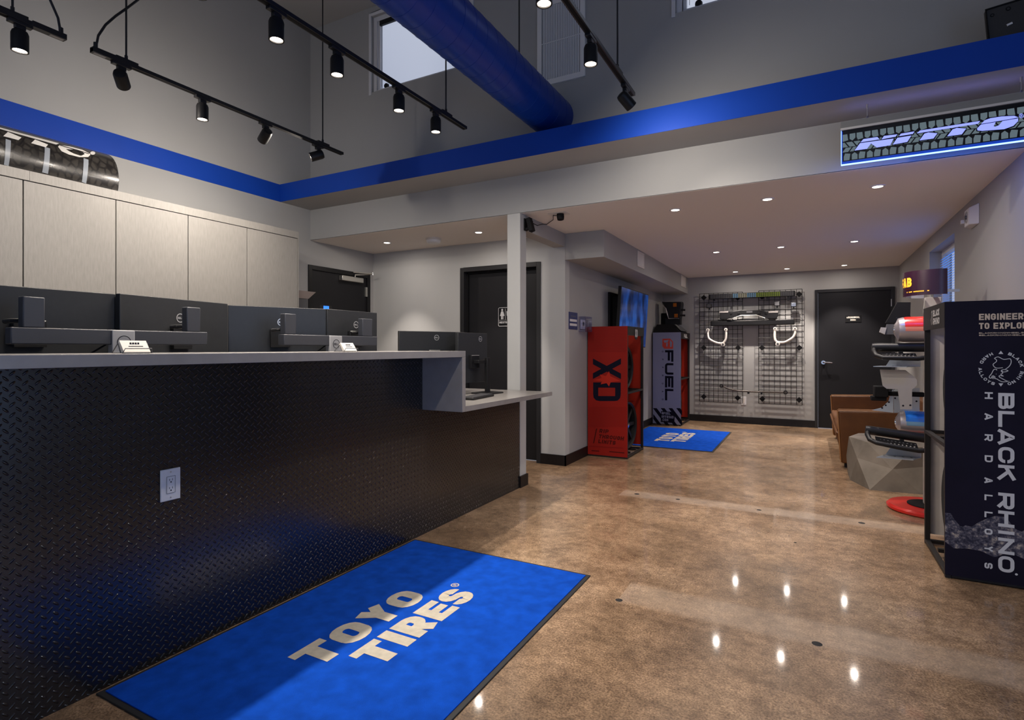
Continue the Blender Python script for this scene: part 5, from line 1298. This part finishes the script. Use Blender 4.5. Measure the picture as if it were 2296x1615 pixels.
# television
ya, yb, xt, xb_, zt, zb = 6.84, 8.19, -2.10, -2.150, 2.06, 1.275
t = thing('wall_television', 'wall television showing a blue picture behind the red display', 'television', (xt, (ya+yb)/2, zb))
nrm = Vector((zt-zb, 0, xb_-xt)).normalized(); nrm = Vector((nrm.x, 0, -abs(nrm.z)))
U_, V_ = Vector((0, 1, 0)), Vector((xt-xb_, 0, zt-zb)); c0 = Vector(((xt+xb_)/2, (ya+yb)/2, (zt+zb)/2))
b = MB(); b.obox(c0-nrm*.02, U_*(yb-ya)/2, V_/2, nrm*.02, BLACK); cas = b.build('casing', t, bevel=.003)
b = MB(); b.obox(c0+nrm*.0008, U_*((yb-ya)/2-.014), V_*.485, nrm*.0008, SCREEN); b.build('screen', cas)
b = MB(); b.box(XP, -2.19, 7.05, 8.0, 1.45, 1.95, BLACKM); b.box(XP, XP+.03, 6.95, 8.1, 1.40, 2.0, BLACKM); b.build('wall_mount', t)  # mount, its black plate made wide to stand in for shade behind
# vents on the bulkhead
XB = -1.878
for (ya, yb, za, zb, lab) in ((6.76, 7.07, 2.285, 2.478, 'white supply vent on the bulkhead, nearer the red display'), (9.40, 9.80, 2.30, 2.488, 'white supply vent on the bulkhead near the back wall')):
    t = thing('supply_vent', lab, 'air vent', (XB, ya, za), 'bulkhead vents')
    b = MB()
    for q in ((ya, ya+.022, za, zb), (yb-.022, yb, za, zb), (ya+.022, yb-.022, za, za+.022), (ya+.022, yb-.022, zb-.022, zb)): b.box(XB, XB+.010, *q, IVORY)
    b.build('vent_frame', t, bevel=.002)
    b = MB(); b.box(XB, XB+.002, ya+.022, yb-.022, za+.022, zb-.022, DGREY); n = 9
    for i in range(n): y = ya+.022+(yb-ya-.044)*(i+.5)/n; b.obox((XB+.006, y, (za+zb)/2), (.003, .006, 0), (-.0012, .0006, 0), (0, 0, (zb-za)/2-.023), IVORY)
    b.build('louvres', t)
# things on top of the lavender display
ft = 1.525
t = thing('light_bracket_stand', 'black sloped bracket base on top of the lavender display', 'bracket', (-2.05, 9.5, ft))
b = MB(); b.hexa([(-2.30, 9.25, ft), (-1.85, 9.25, ft), (-1.85, 9.85, ft), (-2.30, 9.85, ft), (-2.26, 9.35, ft+.14), (-1.98, 9.35, ft+.14), (-1.98, 9.75, ft+.14), (-2.26, 9.75, ft+.14)], BLACK); b.build('base', t, bevel=.004)
b = MB(); P = plane((-1.97, 9.30, ft+.13), (0, 1, 0), (.62, 0, -.6), (.006, 0, .006))
b.poly([P(0.02, .02), P(.5, .02), P(.56, .16), P(-.02, .16)], DGREY)
for k in range(3): b.poly([P(.06+k*.05, .0)+Vector((.002, 0, .002)), P(.075+k*.05, .0)+Vector((.002, 0, .002)), P(.10+k*.05, .07)+Vector((.002, 0, .002)), P(.085+k*.05, .07)+Vector((.002, 0, .002))], GREYINK)
b.build('face_plate', t)
Yh = 9.50; qh = lambda x, y, Y=Yh: aty(1360+x/11.48, 620+y/11.48, Y)
zb_ = qh(1600, 1090).z
t = thing('headlamp_housing', 'black and chrome headlamp housing with amber lenses atop the lavender display', 'headlamp', (-2.05, Yh, ft+.14))
b = MB(); b.prism([qh(*p) for p in ((1410, 640), (1920, 640), (1930, 700), (1880, 1090), (1590, 1095), (1500, 780))], (0, .20, 0), BLACK); hs_ = b.build('housing', t, bevel=.01)
b = MB(); b.tube([qh(*p, Yh-.004) for p in ((1410, 645), (1450, 740), (1530, 830), (1560, 950), (1600, 1085), (1870, 1085))], .010, CHROME, 8); b.tube([qh(*p, Yh-.004) for p in ((1410, 642), (1920, 645))], .008, CHROME, 8); b.build('chrome_rim', hs_)
for xq, yq in ((1760, 735), (1790, 1010)): q = qh(xq, yq); b = MB(); b.box(q.x-.028, q.x+.028, Yh-.010, Yh+.002, q.z-.03, q.z+.03, AMBER); b.build('amber_lens', hs_)
for yq in (860, 1000): q = qh(1860, yq); b = MB(); b.cyl((q.x, Yh+.02, q.z), (q.x+.10, Yh+.03, q.z-.005), .016, BLACK, 10); b.build('bolt_post', t)
b = MB(); q = qh(1640, 1180); b.box(q.x-.10, q.x+.16, Yh+.03, Yh+.16, ft+.14, zb_+.01, BLACK); b.build('foot', t, bevel=.006)
t = thing('tall_bracket', 'tall dark bracket behind the headlamp housing', 'bracket', (-2.27, 9.86, ft))
b = MB(); b.prism([(-2.305, 9.87, ft), (-2.05, 9.87, ft), (-2.10, 9.87, ft+.20), (-2.20, 9.87, ft+.36), (-2.305, 9.87, ft+.36)], (0, .05, 0), BLACKM); b.build('plate', t, bevel=.004)
# cameras
p = atx(1178, 506, XP)
t = thing('security_camera', 'black bracket camera on the side of the post', 'camera', (XP, p.y, p.z))
b = MB(); b.box(XP, XP+.012, p.y-.035, p.y+.02, p.z-.05, p.z+.06, BLACKM); b.build('mount', t)
b = MB(); b.obox((XP+.055, p.y-.005, p.z), (.020, 0, .006), (0, .03, 0), (-.018, 0, .062), BLACKM); b.obox((XP+.025, p.y-.005, p.z-.035), (.02, 0, .004), (0, .018, 0), (0, 0, .012), BLACKM); b.build('body', t, bevel=.004)
c2 = atz(1256, 479, ZC)
t = thing('ceiling_camera', 'black camera on a ceiling plate beside the post', 'camera', (c2.x, c2.y, ZC))
b = MB(); b.box(c2.x-.10, c2.x+.075, c2.y-.055, c2.y+.055, ZC-.006, ZC, IVORY); b.build('plate', t, bevel=.002)
b = MB(); b.lathe([(.032, 0), (.034, .03), (.030, .055), (.012, .062), (0, .062)], (c2.x+.005, c2.y-.01, ZC-.006), (.12, -.1, -1), BLACKM, 20); b.build('body', t)
k1, k2 = Vector((XP+.075, p.y+.005, p.z+.03)), aty(1222, 505, 5.0)
kk = atz(1222, 503, ZC-.004); kx = atx(1190, 498, XP+.006)
pth = [k1, kx, Vector((XP+.008, kx.y+.14, ZC-.05)), Vector((XP+.01, kk.y-.05, ZC-.012)), Vector((XP+.03, kk.y, ZC-.007)), kk.lerp(c2, .5)+Vector((.01, 0, -.007)), Vector((c2.x-.07, c2.y, ZC-.009)), Vector((c2.x-.02, c2.y-.01, ZC-.02))]
b = MB(); b.tube(pth, .0032, BLACKM, 6); tag(b.build('camera_cable', None, tuple(pth[3])), 'thin dark cable running from the post camera to the ceiling camera', 'cable')
# strobe on the right wall
t = thing('wall_strobe', 'white wall strobe high on the right wall', 'alarm strobe', (XR, 5.72, 2.33))
b = MB(); b.hexa([(XR-.055, 5.66, 2.265), (XR, 5.60, 2.255), (XR, 5.86, 2.255), (XR-.055, 5.80, 2.265), (XR-.055, 5.66, 2.40), (XR, 5.60, 2.42), (XR, 5.86, 2.42), (XR-.055, 5.80, 2.40)], WHITEP); b.build('body', t, bevel=.006)
b = MB(); b.lathe([(.048, 0), (.045, .004), (.034, .004), (.034, -.001)], (XR-.055, 5.73, 2.335), (-1, 0, 0), GREYPLATE, 24); b.lathe([(.018, 0), (.015, .012), (0, .014)], (XR-.055, 5.73, 2.335), (-1, 0, 0), DGREY, 16); b.build('sounder', t)
b = MB(); b.box(XR-.075, XR-.055, 5.80, 5.83, 2.30, 2.33, WHITEP); b.build('tab', t)

# ================================================================== HANGING LIT SIGN
YN = 4.21; nx0, nx1, nz0, nz1 = .186, 1.155, 2.470, 2.690
t = thing('lit_tyre_sign', 'hanging lit sign with periwinkle lettering over a tyre tread print', 'sign', (nx0, YN, nz0))
b = MB(); b.box(nx0-.004, nx1, YN-.012, YN+.045, nz1, nz1+.055, mat('grey_sign_channel', (.22, .215, .20), .5)); b.box(nx0-.006, nx1, YN-.015, YN-.012, nz1, nz1+.014, IVORY); b.build('channel', t)
b = MB(); b.box(nx0, nx1, YN, YN+.018, nz0, nz1, SIGNBG)
qn0 = lambda x, y: aty(1860+x/5.266, 180+y/5.266, YN)
def qn(x, y, k=1): p = qn0(x, y); return Vector((p.x, YN-.0008*k, p.z))
PN = lambda u, v, k=1: Vector((nx0+u, YN-.0008*k, nz0+v))
import itertools
wN, hN = nx1-nx0, nz1-nz0; pitch = .0415; k = 0
u = .004
while u < wN-.02:
    for (vb, vt, fl_) in ((.148, .194, 0), (.024, .070, 1)):
        s1 = .010 if k % 2 else .0
        w_ = pitch*.76
        if k % 2: pts = [(u, vb+.012), (u+w_*.5, vb), (u+w_, vb+.016), (u+w_, vt), (u, vt)]
        else: pts = [(u+.004, vb), (u+w_*1.05, vb+.006), (u+w_*.9, vt), (u-.003, vt), (u-.003, vb+.02)]
        if fl_: pts = [(q[0]+.012, vb+vt-q[1]) for q in pts]
        pts = [(min(max(q[0], .003), wN-.003), q[1]) for q in pts]
        b.poly([PN(*q) for q in pts], SIGNBLOCK)
    for (vb, vt, sl) in ((.078, .106, .02), (.110, .141, -.02)):
        b.poly([PN(max(.003, min(wN-.003, q)), v) for q, v in ((u, vb), (u+pitch*.8, vb), (u+pitch*.8+sl, vt), (u+sl, vt))], SIGNBLOCK)
    u += pitch; k += 1
letters = [[(365, 735), (400, 697), (565, 672), (588, 700)], [(613, 700), (642, 660), (800, 640), (780, 668)], [(295, 832), (360, 745), (757, 690), (716, 768), (558, 796), (490, 748), (440, 812)],
           [(818, 663), (842, 633), (1002, 606), (982, 636)], [(745, 762), (800, 682), (966, 655), (917, 730)], [(1030, 630), (1066, 596), (1776, 483), (1750, 516)], [(1060, 713), (1120, 632), (1165, 618), (1272, 628), (1226, 690)],
           [(1388, 664), (1452, 582), (1500, 566), (1612, 572), (1560, 641)], [(1788, 518), (1830, 475), (1900, 450), (2030, 430), (2180, 422), (2228, 440), (2150, 458)],
           [(1740, 572), (1785, 526), (1960, 497), (1935, 545), (1955, 552), (2000, 532), (2040, 484), (2226, 452), (2224, 485), (2170, 540), (2060, 580), (1800, 600), (1745, 595)]]
for Lp in letters:
    cxl, cyl_ = sum(p[0] for p in Lp)/len(Lp), sum(p[1] for p in Lp)/len(Lp)
    b.poly([qn(cxl+(p[0]-cxl)*1.0+(12 if p[0] > cxl else -12), cyl_+(p[1]-cyl_)*1.0+(10 if p[1] > cyl_ else -10), 2.4) for p in Lp], SIGNBG)
for Lp in letters: b.poly([qn(*p, 4) for p in Lp], SIGNLET)
RP = lambda u, v: (lambda p: Vector((p.x, YN-.0032, p.z)))(qn0(2262+u, 422-v))
b.ribbon([(24*cos(a*pi/8), 24*sin(a*pi/8)) for a in range(16)], 5, RP, SIGNLET, True); b.text('R', RP, -10, -13, 26, SIGNLET, wr=.75, t=.2)
b.build('panel', t)
b = MB(); b.box(nx0, nx1, YN-.004, YN+.020, nz0-.0025, nz0+.0005, SIGNEDGE); b.box(nx0-.002, nx0, YN-.003, YN+.019, nz0-.0025, nz1, SIGNEDGE); b.box(nx0, nx1, YN-.0015, YN, nz0+.0005, nz0+.018, SIGNGLOW); b.box(nx0, nx0+.006, YN-.0016, YN, nz0+.018, nz1-.004, SIGNGLOW); b.build('lit_edge', t)
area('sign_led_glow', ((nx0+nx1)/2, YN+.03, nz0-.004), (radians(35), 0, 0), .94, .012, 3.2, (.05, .18, 1.0)); area('sign_led_spill', ((nx0+nx1)/2, YN+.02, nz1+.06), (pi, 0, 0), .94, .02, .2, (.30, .30, 1.0))
for x in (.33, 1.085):
    b = MB(); b.cyl((x, YN+.02, nz1+.055), (x, YN+.02, ZS0), .0022, STEEL, 8); b.cyl((x, YN+.02, nz1+.055), (x, YN+.02, nz1+.078), .006, DGREY, 10); b.cyl((x, YN+.02, ZS0-.028), (x, YN+.02, ZS0), .006, STEEL, 10); b.build('suspension_wire', t)
# flat black device on top of the soffit, right
p = aty(2207, 27, 4.20); q = aty(2213, 84, 4.20); r_ = aty(2290, -6, 4.20)
t = thing('flat_black_panel', 'flat black equipment panel standing on the soffit at the top right corner', 'equipment panel', (p.x, 4.2, ZS1))
Xa, Xe, zt_ = p.x, 1.62, p.z
slx = (r_.z-p.z)/(r_.x-p.x)
b = MB(); b.hexa([(Xa+.02, 4.19, ZS1+.003), (Xe, 4.19, ZS1+.003), (Xe, 4.225, ZS1+.003), (Xa+.02, 4.225, ZS1+.003), (Xa, 4.18, zt_), (Xe, 4.18, zt_+slx*.3), (Xe, 4.215, zt_+slx*.3), (Xa, 4.215, zt_)], mat('panel_charcoal', (.022, .021, .022), .5)); b.build('back_shell', t, bevel=.004)
b = MB(); b.tube([(Xa+.02, 4.187, ZS1+.01), (Xa+.002, 4.178, zt_), (Xa+.3, 4.178, zt_+slx*.135)], .006, BLACKM, 8); b.build('rim', t)
for (px, py, w_) in ((2226, 32, .010), (2262, 17, .012)): q = aty(px, py, 4.17); b = MB(); b.lathe([(w_*.6, 0), (w_, 0), (w_, .004), (w_*.6, .004)], (q.x, 4.184, q.z), (0, -1, 0), BLACKM, 16, True); b.build('boss', t)
q = aty(2265, 52, 4.17); b = MB(); b.obox((q.x, 4.180, q.z), (.012, 0, .004), (0, .003, 0), (-.002, 0, .005), WHITEP); b.build('connector', t)
